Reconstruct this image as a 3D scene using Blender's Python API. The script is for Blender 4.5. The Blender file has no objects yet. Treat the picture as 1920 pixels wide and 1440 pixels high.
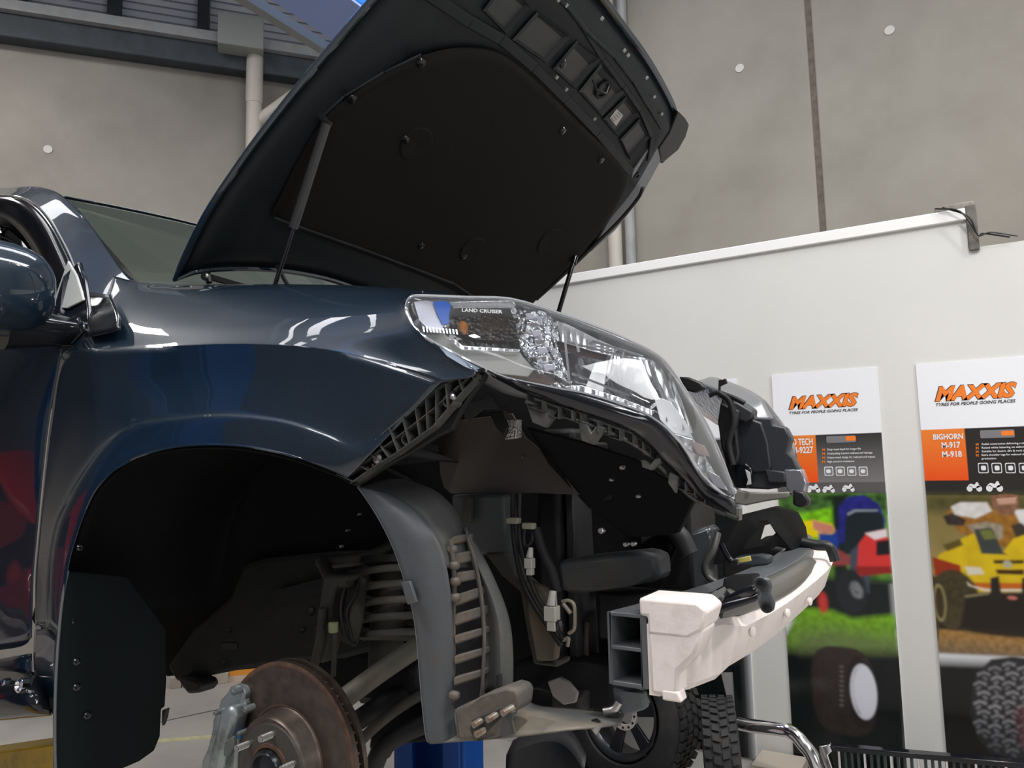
import bpy, bmesh, math, random
import numpy as np
from mathutils import Vector, Matrix, noise
random.seed(7)
SC = bpy.context.scene
COL = SC.collection
PI = math.pi

# ---------------------------------------------------------------- camera
EYE = Vector((0, 0, 1.65))
HEAD, PITCH, ROLL, F = math.radians(31.2), math.radians(6.3), math.radians(1.15), 1400.0
_f = Vector((-math.sin(HEAD)*math.cos(PITCH), math.cos(HEAD)*math.cos(PITCH), math.sin(PITCH)))
_r = Vector((math.cos(HEAD), math.sin(HEAD), 0))
_u = _r.cross(_f)
CR = _r*math.cos(ROLL) - _u*math.sin(ROLL)
CU = _u*math.cos(ROLL) + _r*math.sin(ROLL)
CF = _f
cam_d = bpy.data.cameras.new('camera'); cam = bpy.data.objects.new('camera', cam_d); COL.objects.link(cam)
cam_d.sensor_width = 36; cam_d.lens = F/1920*36; cam_d.clip_start = 0.05
M = Matrix((( CR.x, CU.x, -CF.x, EYE.x), (CR.y, CU.y, -CF.y, EYE.y), (CR.z, CU.z, -CF.z, EYE.z), (0, 0, 0, 1)))
cam.matrix_world = M
SC.camera = cam

# ---------------------------------------------------------------- world, exposure, lights
w = bpy.data.worlds.new('world'); SC.world = w; w.use_nodes = True
w.node_tree.nodes['Background'].inputs[0].default_value = (.75, .82, .9, 1)
w.node_tree.nodes['Background'].inputs[1].default_value = .5
SC.view_settings.view_transform = 'Standard'; SC.view_settings.look = 'None'
SC.view_settings.gamma = 1; SC.view_settings.use_curve_mapping = False
SC.view_settings.exposure = 0.06

def area(name, loc, to, sx, sy, power, col=(1, 1, 1)):
    d = bpy.data.lights.new(name, 'AREA'); d.shape = 'RECTANGLE'; d.size = sx; d.size_y = sy; d.energy = power; d.color = col
    o = bpy.data.objects.new(name, d); COL.objects.link(o); o.location = loc
    o.rotation_euler = (Vector(to)-Vector(loc)).to_track_quat('-Z', 'Y').to_euler()
    return o
# roof skylights, high-bay lamps and an added unseen light on the right that brightens the foam
for k, (x, y, p) in enumerate(((-3.4, -2.6, 105), (.6, -2.6, 105), (4.2, -2.6, 105), (2.6, 3.6, 150), (-1.6, 3.2, 85), (-4.6, .9, 50))):
    area('roof_skylight', (x, y, 6.46), (x, y, 0), 1.0, 3.2, p, (.97, .97, 1))
for x, y, p in ((-2.6, -.9, 110), (.9, .6, 135), (3.6, 1.8, 140), (-6.5, .8, 75)):
    area('high_bay_light', (x, y, 5.9), (x, y, 0), .42, .42, p, (1, .96, .92))
area('added_right_light', (7.6, -1.5, 2.6), (-1, 2.5, 1.0), 2.0, 1.6, 85, (.94, .97, 1))  # added light, no door is built on this side

# ---------------------------------------------------------------- tools
def ray(px, py):
    return CF + CR*((px-960)/F) + CU*((720-py)/F)
def W(px, py, Y=None, X=None, Z=None):
    """world point seen at photo pixel (px, py) that lies on the plane Y=, X= or Z= (metres)"""
    d = ray(px, py)
    if Y is not None: t = (Y-EYE.y)/d.y
    elif X is not None: t = (X-EYE.x)/d.x
    else: t = (Z-EYE.z)/d.z
    return EYE + d*t
def WP(px, py, o, n):
    d = ray(px, py); return EYE + d*((o-EYE).dot(n)/d.dot(n))
def proj(p):
    d = Vector(p)-EYE; z = d.dot(CF); return (960+F*d.dot(CR)/z, 720-F*d.dot(CU)/z)

MATS = {}
def mat(name, col, rough=.5, metal=0, spec=.5, bump=0, bscale=60, var=0, vscale=8, coat=0, coat_r=.03, emit=None, estr=0, stretch=None, dirt=None, dscale=3, dlo=.5, dhi=.7):
    if name in MATS: return MATS[name]
    m = bpy.data.materials.new(name); m.use_nodes = True; nt = m.node_tree; N = nt.nodes; L = nt.links
    b = N['Principled BSDF']
    b.inputs['Base Color'].default_value = (*col, 1); b.inputs['Roughness'].default_value = rough
    b.inputs['Metallic'].default_value = metal; b.inputs['Specular IOR Level'].default_value = spec
    b.inputs['Coat Weight'].default_value = coat; b.inputs['Coat Roughness'].default_value = coat_r
    tc = N.new('ShaderNodeTexCoord'); src = tc.outputs['Object']
    if stretch:
        mp = N.new('ShaderNodeMapping'); mp.inputs['Scale'].default_value = stretch; L.new(src, mp.inputs[0]); src = mp.outputs[0]
    last = None
    if var:
        n = N.new('ShaderNodeTexNoise'); n.inputs['Scale'].default_value = vscale; n.inputs['Detail'].default_value = 6
        L.new(src, n.inputs['Vector'])
        r = N.new('ShaderNodeValToRGB'); r.color_ramp.elements[0].position = .3; r.color_ramp.elements[1].position = .7
        a = [max(0, c*(1-var)) for c in col]; c2 = [min(1, c*(1+var)) for c in col]
        r.color_ramp.elements[0].color = (*a, 1); r.color_ramp.elements[1].color = (*c2, 1)
        L.new(n.outputs['Fac'], r.inputs[0]); last = r.outputs[0]; L.new(last, b.inputs['Base Color'])
    if dirt:
        n = N.new('ShaderNodeTexNoise'); n.inputs['Scale'].default_value = dscale; n.inputs['Detail'].default_value = 8; n.inputs['Roughness'].default_value = .65
        L.new(src, n.inputs['Vector'])
        r = N.new('ShaderNodeValToRGB'); r.color_ramp.elements[0].position = dlo; r.color_ramp.elements[1].position = dhi
        L.new(n.outputs['Fac'], r.inputs[0])
        mx = N.new('ShaderNodeMix'); mx.data_type = 'RGBA'; L.new(r.outputs[0], mx.inputs[0])
        if last: L.new(last, mx.inputs[6])
        else: mx.inputs[6].default_value = (*col, 1)
        mx.inputs[7].default_value = (*dirt, 1); L.new(mx.outputs[2], b.inputs['Base Color'])
    if bump:
        n = N.new('ShaderNodeTexNoise'); n.inputs['Scale'].default_value = bscale; n.inputs['Detail'].default_value = 5
        L.new(src, n.inputs['Vector'])
        bp = N.new('ShaderNodeBump'); bp.inputs['Strength'].default_value = bump; bp.inputs['Distance'].default_value = .004
        L.new(n.outputs['Fac'], bp.inputs['Height']); L.new(bp.outputs[0], b.inputs['Normal'])
    if emit:
        b.inputs['Emission Color'].default_value = (*emit, 1); b.inputs['Emission Strength'].default_value = estr
    MATS[name] = m; return m

def glassy(name, tint=(1, 1, 1), rough=.02, refl=1.0, ior=1.5, haze=0, hazecol=(.9, .9, .9)):
    """thin clear plastic or glass sheet: see-through with a fresnel reflection"""
    if name in MATS: return MATS[name]
    m = bpy.data.materials.new(name); m.use_nodes = True; nt = m.node_tree; N = nt.nodes; L = nt.links
    N.remove(N['Principled BSDF']); out = N['Material Output']
    t = N.new('ShaderNodeBsdfTransparent'); t.inputs[0].default_value = (*tint, 1)
    g = N.new('ShaderNodeBsdfGlossy'); g.inputs['Roughness'].default_value = rough; g.inputs[0].default_value = (refl, refl, refl, 1)
    f = N.new('ShaderNodeFresnel'); f.inputs[0].default_value = ior
    mx = N.new('ShaderNodeMixShader'); L.new(f.outputs[0], mx.inputs[0]); L.new(t.outputs[0], mx.inputs[1]); L.new(g.outputs[0], mx.inputs[2])
    last = mx.outputs[0]
    if haze:
        d = N.new('ShaderNodeBsdfDiffuse'); d.inputs[0].default_value = (*hazecol, 1)
        m2 = N.new('ShaderNodeMixShader'); m2.inputs[0].default_value = haze; L.new(last, m2.inputs[1]); L.new(d.outputs[0], m2.inputs[2]); last = m2.outputs[0]
    L.new(last, out.inputs[0]); MATS[name] = m; return m

ORG = {}
def thing(name, label, cat, loc=(0, 0, 0), group=None):
    o = bpy.data.objects.new(name, None); COL.objects.link(o); o.location = loc; o.empty_display_size = .1
    ORG[o.name] = Vector(loc); o['label'] = label; o['category'] = cat
    if group: o['group'] = group
    return o
def link_mesh(name, me, parent=None, label=None, cat=None, kind=None, group=None, org=None):
    n = len(me.vertices)
    co = np.empty(n*3); me.vertices.foreach_get('co', co); co = co.reshape(-1, 3)
    c = (co.min(0)+co.max(0))/2 if org is None else np.array(org, float)
    if org is None and cat: c[2] = co[:, 2].min()
    co -= c; me.vertices.foreach_set('co', co.ravel()); me.update()
    o = bpy.data.objects.new(name, me); COL.objects.link(o); c = Vector(c)
    if parent is not None:
        o.parent = parent; o.location = c-ORG[parent.name]
    else: o.location = c
    ORG[o.name] = c
    if label: o['label'] = label
    if cat: o['category'] = cat
    if kind: o['kind'] = kind
    if group: o['group'] = group
    return o
def fr(d):
    """any frame perpendicular to d"""
    d = Vector(d).normalized(); a = Vector((0, 0, 1)) if abs(d.z) < .9 else Vector((1, 0, 0))
    x = a.cross(d).normalized(); return x, d.cross(x), d
class MB:
    def __init__(s): s.v = []; s.f = []; s.mi = []; s.cur = 0; s.sm = []; s.smooth = True
    def add(s, vs, fs, smooth=None):
        b = len(s.v); s.v += [tuple(v) for v in vs]
        for f in fs:
            s.f.append([b+i for i in f]); s.mi.append(s.cur); s.sm.append(s.smooth if smooth is None else smooth)
        return s
    def box(s, c, size, ax=None):
        """box centred at c with half axes along ax (3 vectors) """
        c = Vector(c); ax = ax or (Vector((1, 0, 0)), Vector((0, 1, 0)), Vector((0, 0, 1)))
        h = [Vector(a)*(k/2) for a, k in zip(ax, size)]
        vs = [c+h[0]*i+h[1]*j+h[2]*k for i in (-1, 1) for j in (-1, 1) for k in (-1, 1)]
        return s.add(vs, [(0, 1, 3, 2), (4, 6, 7, 5), (0, 4, 5, 1), (2, 3, 7, 6), (0, 2, 6, 4), (1, 5, 7, 3)], False)
    def bar(s, a, b, w, h, up=(0, 0, 1)):
        a, b = Vector(a), Vector(b); d = (b-a).normalized(); x = d.cross(Vector(up))
        if x.length < 1e-4: x = d.cross(Vector((1, 0, 0)))
        x.normalize(); u = x.cross(d)
        return s.box((a+b)/2, ((b-a).length, w, h), (d, x, u))
    def tube(s, pts, r, n=10, caps=True, closed=False):
        pts = [Vector(p) for p in pts]; m = len(pts); rs = r if isinstance(r, (list, tuple)) else [r]*m
        vs = []; prev = None
        for i, p in enumerate(pts):
            if closed: d = pts[(i+1) % m]-pts[i-1]
            else: d = pts[min(i+1, m-1)]-pts[max(i-1, 0)]
            d.normalize()
            if prev is None: x, y, _ = fr(d)
            else:
                x = prev-d*prev.dot(d); x.normalize(); y = d.cross(x)
            prev = x
            vs += [p+(x*math.cos(2*PI*k/n)+y*math.sin(2*PI*k/n))*rs[i] for k in range(n)]
        fs = [(i*n+k, i*n+(k+1) % n, ((i+1) % m)*n+(k+1) % n, ((i+1) % m)*n+k) for i in range(m if closed else m-1) for k in range(n)]
        s.add(vs, fs)
        if caps and not closed:
            s.add(vs[:n], [tuple(range(n))[::-1]], False); s.add(vs[-n:], [tuple(range(n))], False)
        return s
    def cyl(s, a, b, r, n=20, r2=None): return s.tube([a, b], [r, r if r2 is None else r2], n)
    def lathe(s, c, axis, prof, n=48, a0=0, a1=2*PI, close=True):
        """prof: list of (distance along axis, radius)"""
        x, y, d = fr(axis); c = Vector(c); full = close and abs(a1-a0-2*PI) < 1e-6; cols = n if full else n+1
        vs = [c+d*h+(x*math.cos(a0+(a1-a0)*k/n)+y*math.sin(a0+(a1-a0)*k/n))*r for h, r in prof for k in range(cols)]
        fs = [(i*cols+k, i*cols+(k+1) % cols, (i+1)*cols+(k+1) % cols, (i+1)*cols+k) for i in range(len(prof)-1) for k in range(n if not full else cols)]
        return s.add(vs, fs)
    def ring(s, c, axis, r0, r1, h, n=48):
        return s.lathe(c, axis, [(0, r0), (0, r1), (h, r1), (h, r0), (0, r0)], n)
    def prism(s, pts, ext, smooth=False):
        """closed polygon pts swept along ext, capped"""
        pts = [Vector(p) for p in pts]; e = Vector(ext); n = len(pts)
        s.add(pts+[p+e for p in pts], [tuple(range(n))[::-1], tuple(range(n, 2*n))]+[(i, (i+1) % n, n+(i+1) % n, n+i) for i in range(n)], smooth)
        return s
    def grid(s, P, smooth=True):
        nu, nv = len(P), len(P[0])
        vs = [p for row in P for p in row]
        return s.add(vs, [(i*nv+j, i*nv+j+1, (i+1)*nv+j+1, (i+1)*nv+j) for i in range(nu-1) for j in range(nv-1)], smooth)
    def mesh(s, name):
        me = bpy.data.meshes.new(name); me.from_pydata(s.v, [], s.f); me.polygons.foreach_set('use_smooth', s.sm)
        me.polygons.foreach_set('material_index', s.mi); me.update(); return me
    def build(s, name, m, parent=None, label=None, cat=None, kind=None, group=None, bevel=0, solid=0, sharp=40, weld=True, org=None, boff=-1, sub=0, bseg=2):
        me = s.mesh(name)
        for x in (m if isinstance(m, (list, tuple)) else [m]): me.materials.append(x)
        if weld:
            bm = bmesh.new(); bm.from_mesh(me); bmesh.ops.remove_doubles(bm, verts=bm.verts, dist=1e-5)
            bmesh.ops.recalc_face_normals(bm, faces=bm.faces); bm.to_mesh(me); bm.free()
        o = link_mesh(name, me, parent, label, cat, kind, group, org)
        if solid:
            md = o.modifiers.new('thickness', 'SOLIDIFY'); md.thickness = solid; md.offset = boff; md.use_even_offset = False
        if sub:
            md = o.modifiers.new('sub', 'SUBSURF'); md.levels = sub; md.render_levels = sub
        if bevel:
            md = o.modifiers.new('bevel', 'BEVEL'); md.width = bevel; md.segments = bseg; md.limit_method = 'ANGLE'; md.angle_limit = math.radians(35); md.harden_normals = False
        try: me.set_sharp_from_angle(angle=math.radians(sharp))
        except Exception: pass
        return o
def cr(p0, p1, p2, p3, t):
    return (p1*2+(p2-p0)*t+(p0*2-p1*5+p2*4-p3)*t*t+(p1*3-p0-p2*3+p3)*t*t*t)*.5
def smooth_line(pts, k=8, closed=False):
    pts = [Vector(p) for p in pts]; n = len(pts); out = []
    for i in range(n if closed else n-1):
        g = (lambda j: pts[j % n]) if closed else (lambda j: pts[max(0, min(n-1, j))] if 0 <= j < n else (pts[0]*2-pts[1] if j < 0 else pts[-1]*2-pts[-2]))
        for s in range(k): out.append(cr(g(i-1), g(i), g(i+1), g(i+2), s/k))
    if not closed: out.append(pts[-1])
    return out
def surf(rows, ku=6, kv=6):
    """Catmull-Rom surface through a control net of rows of equal length"""
    R = [smooth_line(r, kv) for r in rows]
    cols = [smooth_line([R[i][j] for i in range(len(R))], ku) for j in range(len(R[0]))]
    return [[cols[j][i] for j in range(len(cols))] for i in range(len(cols[0]))]
def wl(pts):
    """list of (px, py, Y) -> world points"""
    return [W(a, b, Y=c) for a, b, c in pts]
def text_mesh(s, size, bold=0, shear=0, spacing=1.0):
    c = bpy.data.curves.new('t', 'FONT'); c.body = s; c.size = size; c.offset = bold; c.shear = shear; c.resolution_u = 2; c.fill_mode = 'FRONT' if hasattr(c, 'fill_mode') and False else c.fill_mode
    c.space_character = spacing
    o = bpy.data.objects.new('t', c); COL.objects.link(o); dg = bpy.context.evaluated_depsgraph_get()
    me = bpy.data.meshes.new_from_object(o.evaluated_get(dg)); bpy.data.objects.remove(o); bpy.data.curves.remove(c); return me
def add_text(mb, s, org, ux, uy, width, height, bold=0, shear=0, off=0):
    """lay flat lettering in the plane (ux, uy) so that it fills width x height from the lower-left corner org"""
    me = text_mesh(s, 1.0, bold, shear); vs = np.array([v.co[:] for v in me.vertices]); fs = [tuple(p.vertices) for p in me.polygons]
    mn = vs.min(0); mx = vs.max(0); org = Vector(org); ux = Vector(ux).normalized(); uy = Vector(uy).normalized(); n = ux.cross(uy)
    P = [org+ux*((v[0]-mn[0])/(mx[0]-mn[0])*width)+uy*((v[1]-mn[1])/(mx[1]-mn[1])*height)+n*off for v in vs]
    mb.add(P, fs, False); bpy.data.meshes.remove(me)

# ---------------------------------------------------------------- materials of the place
M_conc = mat('raw_concrete', (.30, .28, .24), .85, bump=.15, bscale=25, var=.10, vscale=1.1, dirt=(.40, .38, .335), dscale=.5, dlo=.42, dhi=.75)
M_conc2 = mat('raw_concrete_left', (.235, .22, .195), .85, bump=.15, bscale=25, var=.12, vscale=.9, dirt=(.37, .35, .31), dscale=.35, dlo=.4, dhi=.7)
M_wallp = mat('painted_partition', (.66, .66, .63), .6, var=.015, vscale=3)
M_cap = mat('white_trim', (.86, .86, .84), .5)
M_floor = mat('floor_concrete', (.43, .405, .375), .32, var=.12, vscale=2, dirt=(.3, .29, .28), dscale=1.5)
M_roof = mat('roof_sheet', (.27, .28, .31), .6)
M_steel_d = mat('dark_beam_paint', (.045, .055, .065), .6, var=.2)
M_grey = mat('grey_steel', (.34, .35, .35), .5, var=.1)
M_pvc = mat('cream_pvc', (.56, .52, .46), .45, var=.04)
M_blue = mat('blue_hoist_paint', (.008, .065, .30), .35, var=.06)
M_blue2 = mat('light_blue_paint', (.12, .22, .5), .4)
M_yellow = mat('yellow_hoist_paint', (.62, .40, .01), .45, dirt=(.2, .14, .03), dscale=5, dlo=.55, dhi=.75)
M_black = mat('black_plastic', (.012, .013, .014), .42, bump=.1, bscale=200)
M_dim = mat('old_grey_wall', (.22, .215, .22), .8, var=.2, vscale=.8)
M_void = mat('dark_joint', (.03, .028, .025), .9)

# ---------------------------------------------------------------- shell
WD = Vector((.640, .768, 0)).normalized(); WN = Vector((WD.y, -WD.x, 0))     # left wall direction, inward normal
WO = Vector((-5.5, 4.5, 0))
CNR = WO+WD*((6.0-WO.y)/WD.y)
def WL(px, py, off=0): return WP(px, py, WO+WN*off, WN)
YP, YC = 4.0, 6.0
far_left = CNR-WD*((CNR.y+5)/WD.y)
mb = MB(); poly = [far_left, Vector((8, -5, 0)), Vector((8, 6.3, 0)), CNR+Vector((0, .3, 0))]
mb.prism([p+Vector((0, 0, -.12)) for p in poly], (0, 0, .12)); mb.build('floor', M_floor, kind='structure')
RZ = 6.5
# left wall top, read from the photograph's edge
ztl = WL(230, 110).z
def Wd(s, z, off=0): return WO+WD*s+WN*off+Vector((0, 0, z))
sC = (CNR-WO).dot(WD)
def sL(px, py=300): return (WL(px, py)-WO).dot(WD)
wl_root = MB().prism([Wd(-14, 0, -.2), Wd(sC+.3, 0, -.2), Wd(sC+.3, 0, 0), Wd(-14, 0, 0)], (0, 0, ztl)).build('wall_left', M_conc2, kind='structure')
# right concrete wall: tilt panels with a recessed joint
xj = W(1528, 215, Y=YC).x
wr = MB().box(((CNR.x+8)/2, YC+.22, RZ/2), (8-CNR.x, .12, RZ)).build('wall_back', M_void, kind='structure')
for a, b in ((CNR.x, xj-.022), (xj+.022, 8.0)):
    MB().box(((a+b)/2, YC+.09, RZ/2), (b-a, .18, RZ)).build('concrete_panel', M_conc, wr, bevel=.012)
def plug(p, n, parent):
    MB().cyl(p-n*.01, p+n*.006, .035, 20).build('lifting_plug', mat('plug_grey', (.62, .61, .56), .6), parent, label='pale round lifting plug')
for px, py in ((1387, 128), (1668, 57)): plug(W(px, py, Y=YC), Vector((0, -1, 0)), wr)
plug(WL(90, 280), WN, wl_root)
MB().box((xj, YC+.05, RZ/2), (.05, .08, RZ)).build('joint_sealant', mat('brown_sealant', (.13, .11, .085), .7, var=.3, vscale=20), wr)
MB().box((8.1, .5, RZ/2), (.2, 11.6, RZ)).build('wall_front', M_dim, kind='structure')
MB().box((-2.5, -5.1, RZ/2), (21.8, .2, RZ)).build('wall_rear', M_dim, kind='structure')
MB().box((-2.7, .6, RZ+.06), (22.5, 12.5, .1)).build('ceiling', M_roof, kind='structure')

# eaves beam, cladding strip and mullions above the left wall
def wlbox(mbx, x0, x1, z0, z1, o0, o1):
    return mbx.prism([Wd(x0, z0, o0), Wd(x1, z0, o0), Wd(x1, z0, o1), Wd(x0, z0, o1)], (0, 0, z1-z0))
bh = WL(230, 72).z-ztl
wlbox(MB(), -13, sC, ztl-.02, ztl+bh, -.2, .14).build('trim_1', M_steel_d, kind='structure', label='dark steel eaves beam along the top of the concrete wall', bevel=.01)
wlbox(MB(), -13, sC, ztl+bh, ztl+bh+.09, -.2, .2).build('trim_2', M_grey, kind='structure', label='grey ledge above the dark eaves beam')
zc0 = ztl+bh+.09; zc1 = RZ+.02
clad = wlbox(MB(), -13, sC, zc0, zc1, -.32, -.3).build('wall_cladding', M_roof, kind='structure', label='corrugated cladding above the eaves beam')
mm = MB(); z = zc0+.04
while z < zc1-.03:
    mm.add([Wd(-13, z-.03, -.3), Wd(sC, z-.03, -.3), Wd(sC, z, -.26), Wd(-13, z, -.26), Wd(-13, z+.03, -.3), Wd(sC, z+.03, -.3)], [(0, 1, 2, 3), (3, 2, 5, 4)], False); z += .075
mm.build('corrugation', mat('pale_sheet', (.85, .87, .9), .5), clad, kind='stuff')
for px in (-160, 18, 205, 378):
    s = sL(px, 60); wlbox(MB(), s-.05, s+.05, zc0, zc1, -.28, -.12).build('mullion', M_steel_d, clad)
s0, s1 = sL(45, 5), sL(300, 5)
# roof purlins and brace
for k, zz in enumerate((0, 1)):
    wlbox(MB(), -13, sC, RZ-.22, RZ-.02, .5+k*1.2, .58+k*1.2).build('roof_purlin', M_steel_d, kind='structure', label='dark roof purlin parallel to the left wall')
# rainwater head and downpipes
t = thing('downpipe', 'cream downpipe with a slanting branch below a rainwater head', 'pipe', WL(468, 300)*1)
zb, zt_ = WL(466, 122).z, WL(466, 66).z
sa, sb = sL(411, 100), sL(494, 100)
wlbox(MB(), sa, sb, zb, zt_, .0, .32).build('rainwater_head', mat('dull_green_grey', (.30, .32, .30), .6), t, bevel=.008, label='grey box shaped rainwater head')
pt = WL(478, 112, .15); R1 = .068
def vert(px, py, o): p = WL(px, py, o); return p
ptop, pm = WL(478, 112, .15), WL(476, 185, .15)
base = Vector((ptop.x, ptop.y, 0))
MB().tube([base+Vector((0, 0, .02)), base+Vector((0, 0, pm.z))], R1, 20).build('pipe', M_pvc, t)
MB().tube([base+Vector((0, 0, pm.z-.05)), base+Vector((0, 0, pm.z+.0)), base+Vector((0, 0, pm.z+.03)), base+Vector((0, 0, ptop.z+.03))], [R1+.004, R1+.008, R1+.008, R1+.006], 20).build('pipe_collar', M_pvc, t)
e0 = WL(484, 226, .15); e1 = WL(553, 176, .15); e2 = WL(640, 118, .15)
MB().tube([base+Vector((0, 0, e0.z-.04)), e0, e0.lerp(e1, .6), e1, e2], .052, 16).build('branch_pipe', M_pvc, t)
q = W(1155, 495, Y=YC-.09)
t2 = MB().tube([(q.x, q.y, 0.0), (q.x, q.y, RZ)], .062, 20).build('downpipe', M_pvc, None, 'cream downpipe rising behind the white capped partition, right of the bonnet', 'pipe')
MB().tube([(q.x+.13, q.y+.03, 0.0), (q.x+.13, q.y+.03, RZ)], .045, 14).build('conduit', M_grey, None, 'thin grey conduit beside the downpipe behind the partition', 'pipe')

# ---------------------------------------------------------------- partition
z1 = W(1790, 412, Y=YP).z; z1b = W(1300, 492, Y=YP).z
xs = W(1813, 430, Y=YP).x; zs = W(1870, 458, Y=YP).z
xe = 6.5; x0 = -3.2
part = MB().prism([(x0, YP, 0), (xe, YP, 0), (xe, YP, zs), (xs, YP, zs), (xs, YP, z1), (x0, YP, z1)], (0, .12, 0)).build('wall_right', M_wallp, kind='structure')
ch = W(1500, 462, Y=YP).z
MB().box(((x0+xs)/2, YP+.06, z1+.016), (xs-x0, .16, .056)).build('trim_3', M_cap, kind='structure', bevel=.004, label='white capping along the top of the partition')
# wired bracket at the step
bk = thing('cable_bracket', 'bent dark steel bracket with loose wires at the step of the partition', 'bracket', (xs, YP, zs))
k = W(1826, 393, Y=YP-.02)
MB().box((xs+.022, YP+.03, (zs+z1)/2+.02), (.042, .10, z1-zs+.07)).build('upright', mat('grubby_steel', (.13, .12, .10), .6, var=.3, vscale=30), bk, bevel=.004)
MB().box((xs-.045, YP+.03, z1+.058), (.16, .09, .028)).build('top_arm', mat('grubby_steel2', (.25, .23, .2), .6, var=.3, vscale=30), bk, bevel=.004)
for o in (0, .03):
    MB().tube(smooth_line([(xs-.12+o, YP-.03, z1+.06), (xs-.02+o, YP-.05, z1+.02-o), (xs+.04, YP-.04, z1-.1), (xs+.06+o, YP-.04, zs+.05), (xs+.16+o, YP-.02, zs+.02)], 5), .004, 6).build('wire', M_black, bk)

# ---------------------------------------------------------------- posters (flat prints)
class Paint:
    """colours of a flat print, on a fine grid in the poster's own plane"""
    def __init__(s, xa, xb, za, zb, res):
        s.n = int((xb-xa)/res)+1; s.m = int((zb-za)/res)+1; s.xa, s.xb, s.za, s.zb = xa, xb, za, zb
        s.X, s.Z = np.meshgrid(np.linspace(xa, xb, s.n), np.linspace(za, zb, s.m)); s.C = np.ones((s.m, s.n, 3))
        s.rng = np.random.RandomState(3)
    def mask(s, P, soft=0):
        P = np.array(P, float); x, z = s.X, s.Z; ins = np.zeros(x.shape, bool); d = np.full(x.shape, 1e9)
        for i in range(len(P)):
            (x1, y1), (x2, y2) = P[i-1], P[i]
            c = ((y1 > z) != (y2 > z)) & (x < (x2-x1)*(z-y1)/((y2-y1) if y2 != y1 else 1e-9)+x1); ins ^= c
            if soft:
                L2 = (x2-x1)**2+(y2-y1)**2+1e-12; t = np.clip(((x-x1)*(x2-x1)+(z-y1)*(y2-y1))/L2, 0, 1)
                d = np.minimum(d, np.hypot(x-x1-t*(x2-x1), z-y1-t*(y2-y1)))
        if not soft: return ins.astype(float)
        sd = np.where(ins, d, -d); return np.clip(.5+sd/soft, 0, 1)
    def fill(s, P, col, soft=0, col2=None, k=1.0, nz=0, ns=.02):
        m = s.mask(P, soft)[..., None]*k
        c = np.ones(s.C.shape)*np.array(col)
        if col2 is not None:
            P = np.array(P); zt, zb = P[:, 1].max(), P[:, 1].min(); g = np.clip((zt-s.Z)/(zt-zb), 0, 1)[..., None]; c = c*(1-g)+np.array(col2)*g
        if nz: c = np.clip(c*(1+nz*s.noise(ns))[..., None], 0, 1)
        s.C = s.C*(1-m)+c*m
    def noise(s, sc):
        h, w_ = int((s.zb-s.za)/sc)+3, int((s.xb-s.xa)/sc)+3; g = s.rng.uniform(-1, 1, (h, w_))
        u = (s.X-s.xa)/sc; v = (s.Z-s.za)/sc; i = u.astype(int); j = v.astype(int); a = u-i; b = v-j
        return g[j, i]*(1-a)*(1-b)+g[j, i+1]*a*(1-b)+g[j+1, i]*(1-a)*b+g[j+1, i+1]*a*b
    def ell(s, cx, cz, rx, rz, n=28, rot=0):
        return [(cx+rx*math.cos(t)*math.cos(rot)-rz*math.sin(t)*math.sin(rot), cz+rx*math.cos(t)*math.sin(rot)+rz*math.sin(t)*math.cos(rot)) for t in [2*PI*k/n for k in range(n)]]
def lin(c): return tuple((x/255/12.92 if x/255 <= .04045 else ((x/255+.055)/1.055)**2.4) for x in c)
M_print = bpy.data.materials.new('printed_picture'); M_print.use_nodes = True
_a = M_print.node_tree.nodes.new('ShaderNodeVertexColor'); _a.layer_name = 'ink'
M_print.node_tree.links.new(_a.outputs[0], M_print.node_tree.nodes['Principled BSDF'].inputs['Base Color'])
M_print.node_tree.nodes['Principled BSDF'].inputs['Roughness'].default_value = .22
M_print.node_tree.nodes['Principled BSDF'].inputs['Specular IOR Level'].default_value = .35
YB = YP-.008
def PX(px, py):
    p = W(px, py, Y=YB); return (p.x, p.z)
def PP(pts): return [PX(a, b) for a, b in pts]
def poster(label, xa, xb, zt, paint, res, zb, blur=2):
    root = MB().box(((xa+xb)/2, YP-.0035, (zt+zb)/2), (xb-xa, .007, zt-zb)).build('poster', mat('poster_board', (.8, .81, .82), .35), None, label, 'poster', group='tyre posters on the partition')
    p = Paint(xa, xb, zb, zt, res); p.C[:] = lin((232, 234, 238)); paint(p)
    for _ in range(blur):
        Q = np.pad(p.C, ((1, 1), (1, 1), (0, 0)), 'edge'); B = (Q[:-2, 1:-1]+Q[2:, 1:-1]+Q[1:-1, :-2]+Q[1:-1, 2:]+2*Q[1:-1, 1:-1])/6; mk = (p.Z < zg1-.03)[..., None]; p.C = np.where(mk, B, p.C)
    me = bpy.data.meshes.new('print'); n, m = p.n, p.m
    vs = np.stack([p.X.ravel(), np.full(p.X.size, YP-.0078), p.Z.ravel()], 1)
    idx = np.arange(n*m).reshape(m, n); fs = np.stack([idx[:-1, :-1], idx[:-1, 1:], idx[1:, 1:], idx[1:, :-1]], -1).reshape(-1, 4)
    me.from_pydata(vs.tolist(), [], fs.tolist())
    ca = me.color_attributes.new('ink', 'FLOAT_COLOR', 'POINT'); ca.data.foreach_set('color', np.concatenate([p.C.reshape(-1, 3), np.ones((n*m, 1))], 1).ravel())
    me.materials.append(M_print); link_mesh('printed_picture', me, root); return root
M_or = mat('print_orange', lin((236, 125, 40)), .4); M_dk = mat('print_dark', lin((40, 40, 42)), .4); M_wh = mat('print_white', lin((225, 225, 228)), .4); M_gr = mat('print_grey', lin((120, 120, 122)), .4)
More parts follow.
